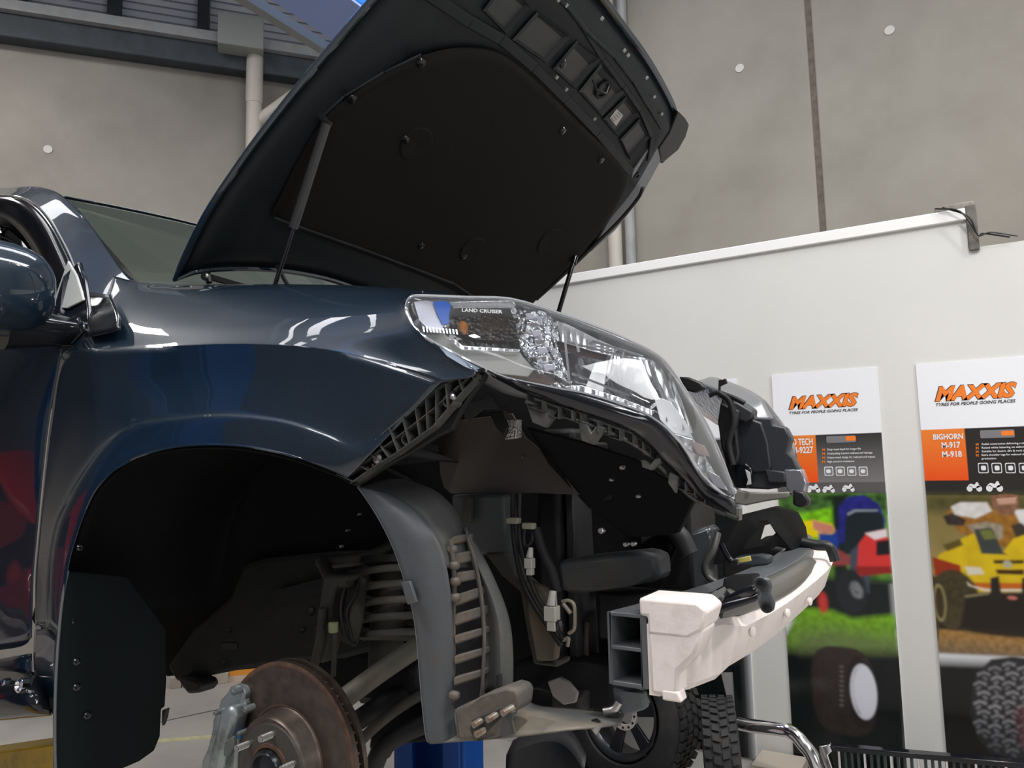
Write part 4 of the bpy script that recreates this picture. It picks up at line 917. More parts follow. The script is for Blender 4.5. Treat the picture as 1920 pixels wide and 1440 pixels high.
for px, py, r in ((843,752,.0105),(764,823,.010)):
    c = W(px, py, Y=BY(px)-.002); MB().lathe(c, (0, -1, 0), [(-.02, r), (.004, r), (.004, r*.8), (-.018, r*.8), (-.018, .0005)], 24).build('boss', M_rib, sb)
c = W(707, 860, Y=BY(707)-.004); MB().lathe(c, (0, -1, 0), [(-.01, .010), (.0, .010), (.003, .006), (.003, .0035), (.001, .003), (.001, .0004)], 20).build('washer_screw', M_dullsteel, sb, label='round washer headed screw')
c = W(850, 745, Y=BY(850)-.008); MB().lathe(c, (0, -1, .3), [(0, .005), (.004, .0045), (.005, .0005)], 14).build('screw', M_dullsteel, sb)
for px, py in ((671,850),(700,872),(690,878)): MB().box(W(px, py, Y=BY(px)-.006), (.005, .003, .005)).build('rust_fleck', M_rust, sb)
wallrib([(860,716),(895,697),(903,703),(901,712),(876,738)], .003, 'end_loop', .016)
# wing return edge (dark) following the bracket
cp([(630,885,.962),(697,824,.952),(743,787,.95),(788,750,.948),(826,718,.948),(850,706,.955),(905,689,.972),(909,694,.985),(860,712,.97),(832,728,.962),(788,762,.962),(743,800,.962),(697,838,.965),(645,888,.97)], 'wing_front_flange', M_black, .004, .001)
# body coloured fill under the lamp
UL = [(905,690,.985),(960,712,1.005),(1039,730,1.05),(1101,742,1.09),(1170,764,1.13),(1221,786,1.16),(1262,822,1.20),(1300,880,1.25),(1325,915,1.29),(1372,936,1.335)]
LL = [(925,704,1.01),(985,735,1.03),(1040,756,1.06),(1101,776,1.09),(1165,798,1.13),(1205,825,1.17),(1240,860,1.20),(1280,900,1.25),(1315,935,1.29),(1380,966,1.33)]
part(MB().grid(surf([wl(UL), [p.lerp(q, .5)+OUT*.008 for p, q in zip(wl(UL), wl(LL))], wl(LL)], 3, 4)), 'lamp_filler_panel', M_gloss, 'gloss dark panel under the headlamp', solid=.003)
cp([(815,641,.952),(855,667,.956),(898,690,.975),(895,697,.968),(872,688,.957),(838,668,.95)], 'clear_lamp_lip', mat('smoky_clear', (.10, .13, .17), .1, metal=.3), .003, .0005, 'clear lip below the rear of the headlamp')
cp([(868,758,1.03),(905,748,1.05),(912,735,1.05),(925,742,1.06),(934,766,1.06),(905,768,1.05),(880,788,1.04),(870,784,1.03)], 'slotted_plate', M_under, .004, .001)
# row of clip boxes
clip = part(MB().tube(smooth_line(wl([(985,752,1.045),(1049,776,1.075),(1105,797,1.10),(1160,818,1.14),(1204,843,1.18),(1235,872,1.21),(1268,905,1.25),(1305,938,1.29),(1385,972,1.345)]), 4), .0035, 8), 'clip_strip', M_rib, 'strip of open clip boxes under the headlamp')
def openbox(cx, cy, w_, h_, Y, sl=.35):
    P = [(cx-w_/2, cy-h_/2-w_*sl/2), (cx+w_/2, cy-h_/2+w_*sl/2), (cx+w_/2, cy+h_/2+w_*sl/2), (cx-w_/2, cy+h_/2-w_*sl/2)]
    q = MB(); A = [W(a, b, Y=Y) for a, b in P]
    for i in range(4): q.bar(A[i]+Vector((0, .010, 0)), A[(i+1) % 4]+Vector((0, .010, 0)), .0013, .022, (0, 1, 0)) if False else q.bar(A[i]+Vector((0, .010, 0)), A[(i+1) % 4]+Vector((0, .010, 0)), .022, .0014, (A[(i+1) % 4]-A[i]).cross(Vector((0, 1, 0))))
    q.build('clip_box', M_rib, clip)
for cx, cy, w_, h_, Y in ((1003,753,28,26,1.045),(1034,770,26,20,1.06),(1061,775,22,18,1.07),(1081,782,16,20,1.085),(1112,798,18,20,1.10),(1132,804,18,18,1.12),(1152,812,20,20,1.13),(1174,818,26,18,1.15),(1196,831,18,16,1.17),(1213,846,14,16,1.19),(1228,858,14,18,1.20),(1275,905,20,24,1.25),(1294,914,16,22,1.27),(1314,932,14,18,1.29),(1332,944,16,18,1.31),(1350,955,16,18,1.325),(1374,962,22,20,1.34)): openbox(cx, cy, w_, h_, Y)
for P in ([(987,760,1.045),(1049,768,1.07),(1022,802,1.055),(998,792,1.045)],[(1084,791,1.09),(1100,796,1.09),(1108,812,1.09),(1118,798,1.10),(1134,802,1.11),(1112,834,1.10),(1090,826,1.09)],[(1201,862,1.18),(1212,866,1.18),(1218,872,1.18),(1228,860,1.19),(1240,858,1.20),(1238,868,1.2),(1221,882,1.19),(1204,876,1.18)],[(1255,885,1.22),(1270,893,1.23),(1266,925,1.23),(1252,905,1.22)]):
    cp(P, 'clip_bracket', M_rib, .012, .001, par=clip)

# ================================================================ dark structure behind: radiator carrier, panels, tubes
def tb(pts, r, name, m, lab=None, par=None, n=12): return MB().tube(smooth_line(wl(pts), 5), r, n).build(name, m, par or car, label=lab)
cp([(820,808,1.24),(845,790,1.24),(960,775,1.24),(985,820,1.24),(1015,845,1.25),(1040,870,1.25),(1086,928,1.27),(1000,924,1.25),(930,926,1.24),(846,926,1.24),(832,914,1.24),(825,890,1.24)], 'air_guide', mat('brown_tinted_guide', (.055, .048, .043), .5), .004, .001, 'dark brown plastic air guide')
cp([(985,800,1.20),(1100,830,1.24),(1190,860,1.28),(1260,905,1.32),(1300,940,1.36),(1270,1000,1.36),(1180,1010,1.36),(1100,950,1.3),(1030,870,1.22)], 'lamp_support_panel', M_liner, .02, .004)
cp([(934,790,1.12),(946,786,1.12),(968,786,1.12),(968,822,1.12),(945,825,1.12),(952,806,1.12)], 'lamp_bulb_socket', mat('foil_socket', (.5, .5, .5), .2, metal=1, bump=1, bscale=200), .02, .002, 'shiny foil like socket')
cp([(915,772,1.115),(940,770,1.115),(952,800,1.115),(945,820,1.115),(928,800,1.115)], 'socket_arm', M_under, .02, .003)
cp([(845,928,1.22),(944,928,1.22),(948,1042,1.22),(900,1040,1.22),(868,1024,1.22),(846,985,1.22)], 'apron_panel', mat('apron_grey', (.055, .062, .065), .55, bump=.1, bscale=40), .05, .006, 'grey apron panel')
cp([(868,934,1.20),(882,934,1.20),(882,982,1.20),(866,980,1.20)], 'apron_tab', M_olive, .01, .001)
cp([(908,1038,1.215),(946,1036,1.215),(965,1080,1.215),(1000,1110,1.215),(1012,1180,1.215),(1015,1240,1.215),(1048,1240,1.24),(1046,1252,1.24),(1000,1246,1.215),(990,1200,1.215),(975,1110,1.215),(940,1080,1.215)], 'side_stay', M_olive, .05, .004, 'dusty olive side stay')
cp([(984,1085,1.20),(1020,1105,1.20),(1048,1175,1.22),(1040,1240,1.22),(1005,1240,1.20),(990,1160,1.20)], 'stay_channel', mat('olive_channel', (.10, .088, .06), .75, bump=.4, bscale=60, dirt=(.16, .10, .06), dscale=12), .02, .004, 'grimy channel of the side stay')
# hoses, clips, connectors
tb([(962,925,1.19),(962,990,1.19),(968,1040,1.19),(980,1090,1.19),(1002,1135,1.19),(1028,1175,1.19),(1052,1210,1.19)], .0050, 'wiring_loom', M_rub)
tb([(974,925,1.185),(974,1000,1.185),(984,1060,1.185),(1008,1120,1.185),(1036,1160,1.185),(1056,1200,1.19)], .0040, 'wiring_loom', M_rub)
tb([(984,990,1.185),(982,1010,1.185),(986,1024,1.185),(998,1012,1.185),(998,996,1.185)], .0035, 'wiring_loop', M_rub)
tb([(1004,990,1.19),(1016,1030,1.19),(1034,1070,1.19),(1044,1110,1.19)], .009, 'convoluted_hose', M_under)
for px, py, w_ in ((963, 976, 30), (992, 986, 28)):
    c = W(px, py, Y=1.178); MB().box(c, (w_*.00085, .014, .011)).build('cable_clip', mat('cream_clip', (.26, .25, .19), .5), car, bevel=.002)
def connector(px, py, Y, s=1, m2=None):
    c = W(px, py, Y=Y); q = MB(); q.cur = 0
    q.box(c+Vector((0, 0, .0)), (.018*s, .016*s, .020*s)); q.box(c+Vector((.001, 0, -.016*s)), (.013*s, .013*s, .014*s))
    q.tube([c+Vector((0, 0, .010*s)), c+Vector((.001, .004, .030*s))], [.008*s, .005*s], 10)
    o = q.build('connector', m2 or mat('pale_connector', (.42, .41, .36), .4), car, label='pale wiring connector', bevel=.0015)
    return o
connector(993, 1056, 1.17, .9); connector(1035, 1150, 1.165, 1.25)
for x in (1032, 1040): MB().tube([W(x, 1146, Y=1.16), W(x+2, 1114, Y=1.165)], .0014, 8).build('connector_pin', M_chrome, car)
cp([(1020,1160,1.16),(1048,1164,1.16),(1044,1184,1.16),(1026,1180,1.16)], 'connector_boot', M_gloss, .014, .002)
tb([(1054,1128,1.19),(1066,1126,1.19),(1076,1134,1.19),(1078,1160,1.19),(1076,1180,1.19),(1066,1188,1.19)], .0032, 'wire_hook', mat('zinc_wire', (.33, .29, .23), .45, metal=.4), 'bent zinc bracket loop')
tb([(1056,1132,1.19),(1064,1142,1.19),(1070,1150,1.19)], .004, 'wire_hook_end', mat('zinc_wire', (.33, .29, .23), .45))
tb([(1050,1190,1.19),(1056,1200,1.19),(1066,1196,1.19),(1064,1212,1.19)], .0032, 'wire_hook', mat('zinc_wire', (.33, .29, .23), .45))
# radiator pack, lower tank, cross tubes
part(MB().box((-.74, CY, 1.45), (.05, 1.02, .50)), 'radiator', M_under, bevel=.01)
rd = part(MB().box((-.70, CY, 1.44), (.02, .98, .46)), 'condenser', mat('condenser_fins', (.02, .02, .022), .5, bump=.6, bscale=300, stretch=(1, 1, 6)), bevel=.004)
for z in (1.68, 1.20): part(MB().box((-.69, CY, z), (.06, 1.1, .035)), 'radiator_carrier_bar', M_under, bevel=.006)
cp([(1040,1052,1.27),(1100,1044,1.3),(1200,1034,1.36),(1232,1040,1.38),(1236,1090,1.38),(1180,1100,1.36),(1090,1114,1.3),(1048,1112,1.27)], 'lower_crossmember', mat('crossmember_dark', (.028, .031, .034), .5, dirt=(.05, .046, .036), dscale=7), .08, .012, 'dark lower cross member')
cp([(1050,930,1.42),(1180,930,1.5),(1290,960,1.55),(1300,1130,1.55),(1190,1240,1.5),(1100,1330,1.45),(1010,1300,1.42),(1010,1000,1.42)], 'inner_shroud', M_liner, .02, .004)
for px, py, r in ((1126,995,.006),(1172,1021,.0045),(1186,1020,.0045),(1165,877,.004),(1145,900,.003),(1195,931,.003),(905,996,.004),(980,857,.002),(672,965,.003),(650,995,.003),(638,1025,.0035)):
    Y = 1.26 if px > 900 else 1.36
    MB().lathe(W(px, py, Y=Y-.02), (0, -1, 0), [(-.01, r), (0, r), (.002, r*.7), (.002, .0003)], 12).build('bolt_head', M_dullsteel, car)
cp([(1125,905,1.30),(1140,900,1.30),(1146,935,1.30),(1130,940,1.30)], 'small_bracket', M_under, .01, .002)
tb([(1190,1005,1.45),(1230,985,1.5),(1270,1000,1.5),(1292,1040,1.5)], .02, 'radiator_hose', M_rub)
tb([(1100,1165,1.40),(1098,1200,1.40),(1100,1240,1.40)], .006, 'cooler_pipe', M_olive); tb([(1082,1190,1.4),(1080,1225,1.4)], .006, 'cooler_pipe', M_olive)
part(MB().box((-1.12, 1.92, 1.42), (.55, .56, .50)), 'engine_block', M_liner, bevel=.03)
cp([(700,800,1.47),(860,740,1.47),(900,690,1.47),(1100,700,1.47),(1180,740,1.5),(1240,820,1.5),(1300,930,1.5),(1240,1100,1.5),(1200,1290,1.5),(1130,1330,1.5),(940,1330,1.47),(800,1300,1.47),(690,1180,1.47)], 'bay_dark_fill', M_liner, .02, .004)  # added dark sheet where engine and radiator side lie in darkness
# horn disc and moulded air duct at the centre front
c = W(1252, 1105, Y=1.58); MB().lathe(c, Vector((.25, -.95, .0)), [(-.01, .002), (0, .05), (.004, .062), (-.006, .065)], 32).build('horn_disc', mat('horn_grey', (.12, .13, .13), .5), car, label='grey disc beside the air duct')
cp([(1278,1000,1.60),(1330,985,1.62),(1340,1010,1.62),(1334,1040,1.62),(1322,1062,1.60),(1330,1090,1.60),(1344,1110,1.6),(1336,1126,1.6),(1292,1126,1.58),(1280,1080,1.58),(1274,1040,1.58)], 'air_duct', mat('duct_black', (.030, .033, .036), .25), .07, .018, 'ribbed black air duct')
tb([(1346,1000,1.58),(1338,1030,1.56),(1322,1058,1.55),(1326,1080,1.55),(1344,1096,1.55),(1350,1120,1.55)], .007, 'duct_edge', mat('duct_grey', (.055, .055, .05), .4))
cp([(1325,1010,1.64),(1390,965,1.7),(1450,950,1.9),(1490,962,2.1),(1505,990,2.2),(1512,1030,2.25),(1500,1052,2.2),(1440,1040,2.0),(1380,1050,1.8),(1340,1060,1.66)], 'fan_shroud', M_liner, .05, .01, 'black shroud with light showing through its openings')
def cut_holes(o, polys, reach=.6):
    """real openings through a part: boolean with temporary cutters along the line of the opening, then baked"""
    for P in polys:
        q = MB(); a = wl(P); c_ = sum(a, Vector())/len(a); d = (c_-EYE).normalized(); q.prism([p-d*reach for p in a], d*2*reach)
        k = q.build('cutter', M_rub); md = o.modifiers.new('cut', 'BOOLEAN'); md.object = k; md.operation = 'DIFFERENCE'; md.solver = 'EXACT'
        bpy.context.view_layer.update(); me = bpy.data.meshes.new_from_object(o.evaluated_get(bpy.context.evaluated_depsgraph_get()))
        o.modifiers.clear(); o.data = me; bpy.data.objects.remove(k)
cut_holes(bpy.data.objects['fan_shroud'], ([(1426,1012,1.86),(1434,985,1.86),(1444,982,1.86),(1456,1000,1.86),(1450,1004,1.86),(1436,1006,1.86)],[(1446,1030,1.95),(1456,1024,1.95),(1474,1028,1.95),(1472,1040,1.95),(1454,1042,1.95)]))
tb([(1498,1015,2.2),(1530,1022,2.2),(1552,1024,2.2),(1560,1034,2.2),(1566,1052,2.2)], .014, 'side_hook', M_black, 'black hook pointing right')
cp([(1372,1046,1.7),(1420,1042,1.75),(1440,1044,1.8),(1440,1060,1.8),(1380,1064,1.7)], 'dark_block', mat('blue_black_block', (.02, .028, .036), .35), .06, .006)
cp([(1382,1048,1.60),(1406,1042,1.60),(1408,1052,1.60),(1386,1056,1.60)], 'yellow_tag', mat('yellow_tag', (.55, .48, .12), .4), .006, .001, 'small yellow tag')
tb([(1352,1020,1.58),(1362,1040,1.58),(1372,1052,1.58),(1384,1054,1.58)], .006, 'tag_wire', M_gloss)
cp([(1450,1052,1.9),(1462,1050,1.9),(1476,1062,1.9),(1468,1072,1.9),(1456,1070,1.9)], 'orange_lamp', mat('dull_orange', (.36, .12, .06), .3), .02, .003, 'dull orange marker')

# ================================================================ steel bumper beam and foam
SY = [1.14, 1.20, 1.27, 1.36, 1.48, 1.62, 1.78, 1.94, 2.10, 2.24, 2.36, 2.45, 2.52, 2.58]
def bx_(y): u_ = (y-CY)/.72; return -.368-.085*u_*u_
def sweep(secf, name, m, lab, **k):
    R_ = [secf(y) for y in SY]; q = MB(); nn = len(R_[0])
    for a, b in zip(R_[:-1], R_[1:]):
        q.add(a+b, [(i, (i+1) % nn, nn+(i+1) % nn, nn+i) for i in range(nn)])
    q.add(R_[0], [tuple(range(nn))], False); q.add(R_[-1], [tuple(range(nn))[::-1]], False)
    return q.build(name, m, car, label=lab, **k)
def hollow(y):
    return None
bm_ = MB(); xo, xi = 0, -.067; zt, zbm, zm = 1.413, 1.300, 1.358; T = .006
def slab(x0, x1, z0, z1):
    for a, b in zip(SY[:-1], SY[1:]):
        P = [Vector((bx_(y)+x, y, z)) for y in (a, b) for x, z in ((x0, z0), (x1, z0), (x1, z1), (x0, z1))]
        bm_.add(P, [(0, 1, 5, 4), (1, 2, 6, 5), (2, 3, 7, 6), (3, 0, 4, 7)], False)
    for y, fl in ((SY[0], 1), (SY[-1], 0)):
        P = [Vector((bx_(y)+x, y, z)) for x, z in ((x0, z0), (x1, z0), (x1, z1), (x0, z1))]; bm_.add(P, [(0, 1, 2, 3)], False)
for s_ in ((xi, xi+T, zbm, zt), (xo-T*1.6, xo, zbm, zt), (xi+T, xo-T*1.6, zt-T, zt), (xi+T, xo-T*1.6, zbm, zbm+T), (xi+T, xo-T*1.6, zm-T/2, zm+T/2)): slab(*s_)
beam = part(bm_, 'bumper_beam', M_beam, 'grey two-cell steel bumper beam with an open end', bevel=.0012)
for y in (1.42, 2.30):
    part(MB().box((bx_(y)-.067-.09, y, 1.356), (.18, .09, .09)), 'beam_mount', M_under, bevel=.006)
def fsec(y):
    u_ = (y-CY)/.72; fx = -.350-.07*abs(u_)**3.2-.005; bk = bx_(y); zt = 1.382; zb = 1.292
    if y < 1.30: zt = 1.40
    fx2 = fx+.022
    if y < 1.15: fx, fx2 = bk+.03, bk+.034
    elif y < 1.21: fx, fx2 = bk+.045, bk+.05
    elif y < 1.28: fx, fx2 = max(fx-.004, bk+.05), max(fx, bk+.05)+.006
    P = [(bk+.001, zb), (fx-.012, zb), (fx, zb+.012), (fx2, zt-.018), (fx2-.010, zt-.003), (fx2-.022, zt), (bk+.001, zt)]
    return [Vector((x, y, z)) for x, z in P]
foam = sweep(fsec, 'foam_absorber', M_foam, 'white foam bumper absorber', bevel=.003, sharp=40)
fb = MB()   # raised end block with overhanging lip
fb.prism([(-.462, 1.135, 1.412), (-.462, 1.135, 1.440), (-.368, 1.135, 1.440), (-.352, 1.135, 1.428), (-.362, 1.135, 1.398), (-.385, 1.135, 1.385), (-.449, 1.135, 1.385), (-.449, 1.135, 1.412)], (0, .085, 0)); fb.build('end_block', M_foam, foam, bevel=.005)
fb = MB().prism([(-.449, 1.137, 1.295), (-.449, 1.137, 1.40), (-.36, 1.137, 1.40), (-.375, 1.137, 1.36), (-.402, 1.137, 1.335), (-.405, 1.137, 1.295)], (0, .07, 0)); fb.build('end_cheek', M_foam, foam, bevel=.006)
fb = MB().prism([(-.430, 1.136, 1.288), (-.430, 1.136, 1.304), (-.404, 1.136, 1.304), (-.399, 1.136, 1.288)], (0.0, .03, 0)); fb.build('end_foot', M_foam, foam, bevel=.003)
for px, py in ((1478, 1150), (1520, 1128), (1412, 1185)):
    p = W(px, py, X=-.335); MB().lathe(p, (1, -.3, 0), [(-.004, .009), (.0, .009), (.0012, .007), (.0012, .0005)], 16).build('foam_dimple', M_foam, foam)
# bracket arm with two holes lying over the beam
cp([(1325,1110,1.24),(1340,1132,1.24),(1420,1112,1.22),(1420,1128,1.22),(1345,1152,1.23),(1326,1160,1.23)], 'upper_beam', M_gloss, .10, .008, 'gloss black upper beam behind the foam')
cp([(1355,1084,1.40),(1415,1080,1.40),(1420,1112,1.36),(1400,1120,1.34),(1350,1116,1.36)], 'beam_plate', M_liner, .05, .006)
ub = [W(1330, 1140, Y=1.28), W(1400, 1124, Y=1.45), W(1450, 1104, Y=1.62), W(1490, 1080, Y=1.85), W(1515, 1062, Y=2.15)]
part(MB().tube(smooth_line(ub, 4), .026, 12), 'upper_tube', mat('olive_tube', (.10, .10, .085), .4, metal=.2), 'dusty tube behind the foam')
hb = cp([(1412,1086,1.20),(1424,1080,1.20),(1440,1084,1.20),(1447,1096,1.20),(1444,1112,1.20),(1452,1132,1.20),(1450,1146,1.20),(1438,1152,1.20),(1426,1146,1.20),(1420,1130,1.20),(1424,1112,1.20),(1412,1100,1.20)], 'holed_bracket', mat('grey_black_bracket', (.06, .068, .072), .3), .012, .004, 'dark dog-bone bracket with two holes')
for px, py in ((1426, 1094), (1437, 1139)):
    MB().lathe(W(px, py, Y=1.197), (0, -1, 0), [(-.002, .008), (.001, .0085), (.001, .005), (-.002, .004), (-.002, .0003)], 18).build('bracket_hole', M_rub, hb)
cp([(1360,1118,1.25),(1412,1096,1.22),(1420,1110,1.22),(1408,1120,1.22),(1340,1146,1.25)], 'bracket_arm', M_gloss, .03, .006)
# hanging hook bracket under the beam end
cp([(1146,1288,1.17),(1165,1294,1.17),(1185,1300,1.17),(1205,1298,1.18),(1212,1330,1.2),(1170,1344,1.18),(1152,1330,1.17)], 'tow_bracket', mat('blue_grey_bracket', (.07, .085, .095), .5), .02, .005, 'blue grey tow bracket under the beam')
tb([(1132,1334,1.16),(1150,1330,1.165),(1160,1316,1.17)], .007, 'tow_bolt', M_dullsteel)

# ================================================================ wheel arch, suspension, brake
# black liner: from the arch lip inwards
lip = [(112,1195),(130,1070),(146,1009),(164,959),(187,916),(223,882),(271,856),(348,841),(444,841),(530,857),(590,876),(632,892),(662,908)]
A = [W(a, b, Y=.955) for a, b in lip]; Bk = [p+Vector((0, .44, .0))+(p-Vector((-1.15, .955, 1.1))).normalized()*.03 for p in A]
A = smooth_line(A, 4); Bk = smooth_line(Bk, 4)
part(MB().grid([A, [a.lerp(b, .1)+(a-Vector((-1.15, .955, 1.1))).normalized()*.03 for a, b in zip(A, Bk)], [a.lerp(b, .5)+(a-Vector((-1.15, .955, 1.1))).normalized()*.03 for a, b in zip(A, Bk)], Bk]), 'wheel_arch_liner', M_liner, 'black wheel arch liner', solid=.003)
# inner wheelhouse wall and chassis rail
wallp = [W(a, b, Y=1.44) for a, b in ((60,1160),(120,900),(250,800),(420,790),(600,820),(760,900),(780,1180),(700,1215),(560,1245),(430,1258),(313,1268),(300,1240),(100,1240))]
part(MB().prism(wallp, (0, .03, 0)), 'inner_wheelhouse', M_liner, solid=0)
M_frame = mat('chassis_black', (.015, .017, .016), .7, spec=.25, bump=.2, bscale=60, dirt=(.028, .027, .022), dscale=8)
cp([(395,1150,1.40),(430,1120,1.40),(455,1060,1.40),(490,1048,1.40),(610,1036,1.40),(760,1030,1.40),(770,1200,1.40),(640,1236,1.40),(560,1240,1.40),(440,1258,1.40),(330,1280,1.40),(312,1250,1.40),(360,1180,1.40)], 'chassis_rail', M_frame, .09, .012, 'dark chassis rail with punched holes')
for px, py, r in ((585,1147,.010),(568,1182,.006),(432,1182,.006),(422,1242,.006)):
    MB().lathe(W(px, py, Y=1.398), (0, -1, 0), [(.001, r), (.002, r*1.05), (.0005, r*.9), (-.001, .0003)], 16).build('rail_hole', M_rub, car)
cp([(415,1206,1.397),(444,1206,1.397),(444,1218,1.397),(415,1218,1.397)], 'rail_slot', M_rub, .002, .0005)
part(MB().bar(W(520, 1120, Y=1.385), W(690, 1075, Y=1.385), .014, .035), 'label_strip', M_under, 'dark strip with faint pale marks')
cp([(330,1270,1.36),(345,1268,1.36),(372,1278,1.36),(378,1290,1.36),(370,1300,1.36),(352,1302,1.36),(340,1288,1.36)], 'body_mount', M_rub, .06, .008)
# mud flap
XF = W(127, 1070, Y=.925).x
mfp = [(.918,1070,127),(.915,1250,105)]
P = [W(127,1070,X=XF+.01), W(116,1130,X=XF), W(107,1230,X=XF), W(103,1330,X=XF), W(104,1440,X=XF), W(110,1475,X=XF), W(200,1455,X=XF), W(262,1428,X=XF), W(290,1408,X=XF), W(301,1380,X=XF), W(303,1330,X=XF), W(310,1325,X=XF), W(313,1278,X=XF), W(313,1180,X=XF), W(240,1080,X=XF)]
flap = part(MB().prism(P, (-.012, 0, 0)), 'mud_flap', mat('mud_flap_rubber', (.006, .009, .010), .75, spec=.15, bump=.1), 'tall black mud flap', bevel=.004)
MB().tube(smooth_line([p+Vector((.004, -.002, 0)) for p in P[:6]], 4), .003, 8).build('flap_edge', mat('flap_edge_grey', (.12, .13, .13), .5), flap)
for px, py in ((150,1026),(139,1098),(133,1164),(143,1240),(143,1288),(163,1341)):
    MB().lathe(W(px, py, X=XF+.002), (1, -.2, 0), [(0, .009), (.004, .008), (.005, .004), (.003, .0005)], 16).build('flap_clip', M_gloss, flap)
cp([(303,1332,1.10),(312,1328,1.10),(308,1348,1.10),(303,1362,1.10)], 'flap_nub', M_rub, .01, .002, par=flap)

# brake rotor, hub, studs
RC = Vector((-1.146, 1.05, 1.106)); AXR = Vector((0.0, -1, 0))
rot = part(MB().lathe(RC+Vector((0, -.014, 0)), AXR, [(-.010, .098), (-.010, .180), (0, .180), (.0, .097), (.004, .094), (.032, .090), (.037, .086), (.037, .045)], 72), 'brake_rotor', M_rotor, 'rust tinged vented brake rotor', sharp=35)
MB().lathe(RC+Vector((0, .008, 0)), AXR, [(-.010, .10), (-.010, .180), (0, .180), (.0, .10)], 72).build('rear_friction_ring', M_rotor, rot, sharp=35)
q = MB()
for k in range(60):
    a = 2*PI*k/60; d = Vector((math.cos(a), 0, math.sin(a))); q.box(RC+Vector((0, .003, 0))+d*.155, (.034, .014, .004), (d, Vector((0, 1, 0)), d.cross(Vector((0, 1, 0)))))
q.build('cooling_vane', M_rust, rot, kind='stuff')
MB().lathe(RC+Vector((0, -.0141, 0)), AXR, [(0, .180), (.0006, .1755), (.0006, .171), (0, .170)], 72).build('rim_rust_band', M_rust, rot)
MB().lathe(RC+Vector((0, -.0141, 0)), AXR, [(.0004, .1015), (.0006, .1005), (.0006, .0985), (0, .098)], 72).build('inner_rust_band', M_rust, rot)
HC = RC+Vector((.006, -.052, -.006))
MB().lathe(HC, AXR, [(-.002, .086), (.003, .084), (.0035, .052), (.001, .050)], 56).build('hub_face', M_hub, rot)
MB().lathe(HC, AXR, [(.001, .053), (.006, .050), (.007, .044), (.002, .042)], 48).build('hub_rust_ring', M_rust, rot)
MB().lathe(HC, AXR, [(.0, .042), (.014, .041), (.018, .038), (.016, .034), (.006, .030), (.005, .0005)], 48).build('hub_cap', mat('hub_black_metal', (.035, .038, .042), .25, metal=.6), rot)
for k in range(6):
    a = math.radians(90-7+k*60); p = HC+Vector((math.cos(a), 0, math.sin(a)))*.0698
    s_ = MB().tube([p+AXR*.0, p+AXR*.034], .0058, 14).build('wheel_stud', mat('zinc_stud', (.50, .50, .47), .3, metal=.9), rot)
    q = MB()
    for j in range(9):
        q.lathe(p+AXR*(.008+j*.0028), AXR, [(0, .0058), (.0007, .0066), (.0014, .0058)], 12)
    q.build('stud_thread', mat('zinc_stud', (.5, .5, .47), .3), s_)
# caliper
cal = cp([(440,1284,1.02),(452,1288,1.02),(458,1298,1.02),(454,1318,1.02),(463,1326,1.02),(462,1338,1.02),(450,1344,1.02),(448,1380,1.02),(444,1410,1.02),(440,1450,1.02),(378,1455,1.02),(376,1430,1.02),(388,1404,1.02),(396,1372,1.02),(398,1350,1.02),(408,1330,1.02),(412,1312,1.02),(424,1300,1.02),(430,1288,1.02)], 'brake_caliper', M_alu, .07, .006, 'grey cast brake caliper')
cp([(412,1330,.995),(430,1322,.995),(440,1340,.995),(432,1372,.995),(420,1400,.995),(412,1448,.995),(384,1450,.995),(392,1412,.995),(402,1376,.995)], 'piston_housing', M_alu, .04, .010, par=cal)
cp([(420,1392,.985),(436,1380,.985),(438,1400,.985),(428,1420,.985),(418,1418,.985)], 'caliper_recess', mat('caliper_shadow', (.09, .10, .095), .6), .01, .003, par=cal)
for px, py, r in ((437, 1298, .006), (404, 1337, .005), (460, 1330, .006), (448, 1376, .005)):
    MB().lathe(W(px, py, Y=1.0), AXR, [(-.02, r), (0, r), (.003, r*.7), (.003, .0004)], 14).build('caliper_bolt', M_alu, cal)
MB().box(W(459, 1376, Y=1.03), (.012, .03, .012)).build('pad_pin', mat('blue_pin', (.03, .2, .5), .4), cal, bevel=.002, label='blue pad pin')
# coil spring and damper
top_, bot_ = W(735, 1050, Y=1.33), W(722, 1245, Y=1.28); dv = (bot_-top_); dx, dy_, dz_ = fr(dv)
sp = []
for k in range(150):
    t = k/149; a = t*2*PI*4.3+1.2; sp.append(top_+dv*(.08+t*.66)+(dx*math.cos(a)+dy_*math.sin(a))*.062)
part(MB().tube(sp, .0085, 10), 'coil_spring', mat('spring_dusty', (.07, .067, .058), .7, dirt=(.11, .095, .075), dscale=12), 'dusty coil spring')
part(MB().tube([top_, top_+dv*.35, top_+dv*.55, top_+dv*.56, top_+dv*1.05], [.030, .034, .034, .040, .036], 20), 'damper', M_olive)
part(MB().lathe(top_+dv*.76, dv, [(-.006, .045), (-.01, .066), (.0, .068), (.006, .05)], 28), 'spring_seat', M_olive)
part(MB().lathe(top_+dv*.05, dv, [(-.02, .03), (-.015, .07), (.0, .072), (.006, .05)], 28), 'upper_spring_seat', M_under)
def tbo(pts, r, name, m, lab=None): return tb(pts, r, name, m, lab)
tbo([(600,1053,1.28),(640,1052,1.28),(690,1044,1.3),(740,1022,1.34)], .0145, 'upper_control_arm', mat('arm_dark_dusty', (.035, .034, .03), .6, dirt=(.06, .055, .045), dscale=10), 'upper suspension arm')
tbo([(606,1056,1.26),(620,1084,1.22),(640,1090,1.2),(656,1088,1.2)], .014, 'arm_knuckle_end', M_olive)
cp([(604,1076,1.18),(650,1078,1.18),(646,1094,1.18),(626,1100,1.18),(618,1140,1.18),(614,1200,1.18),(600,1248,1.18),(588,1240,1.18),(592,1180,1.18),(598,1120,1.18)], 'steering_knuckle', M_olive, .05, .010, 'dusty steering knuckle')
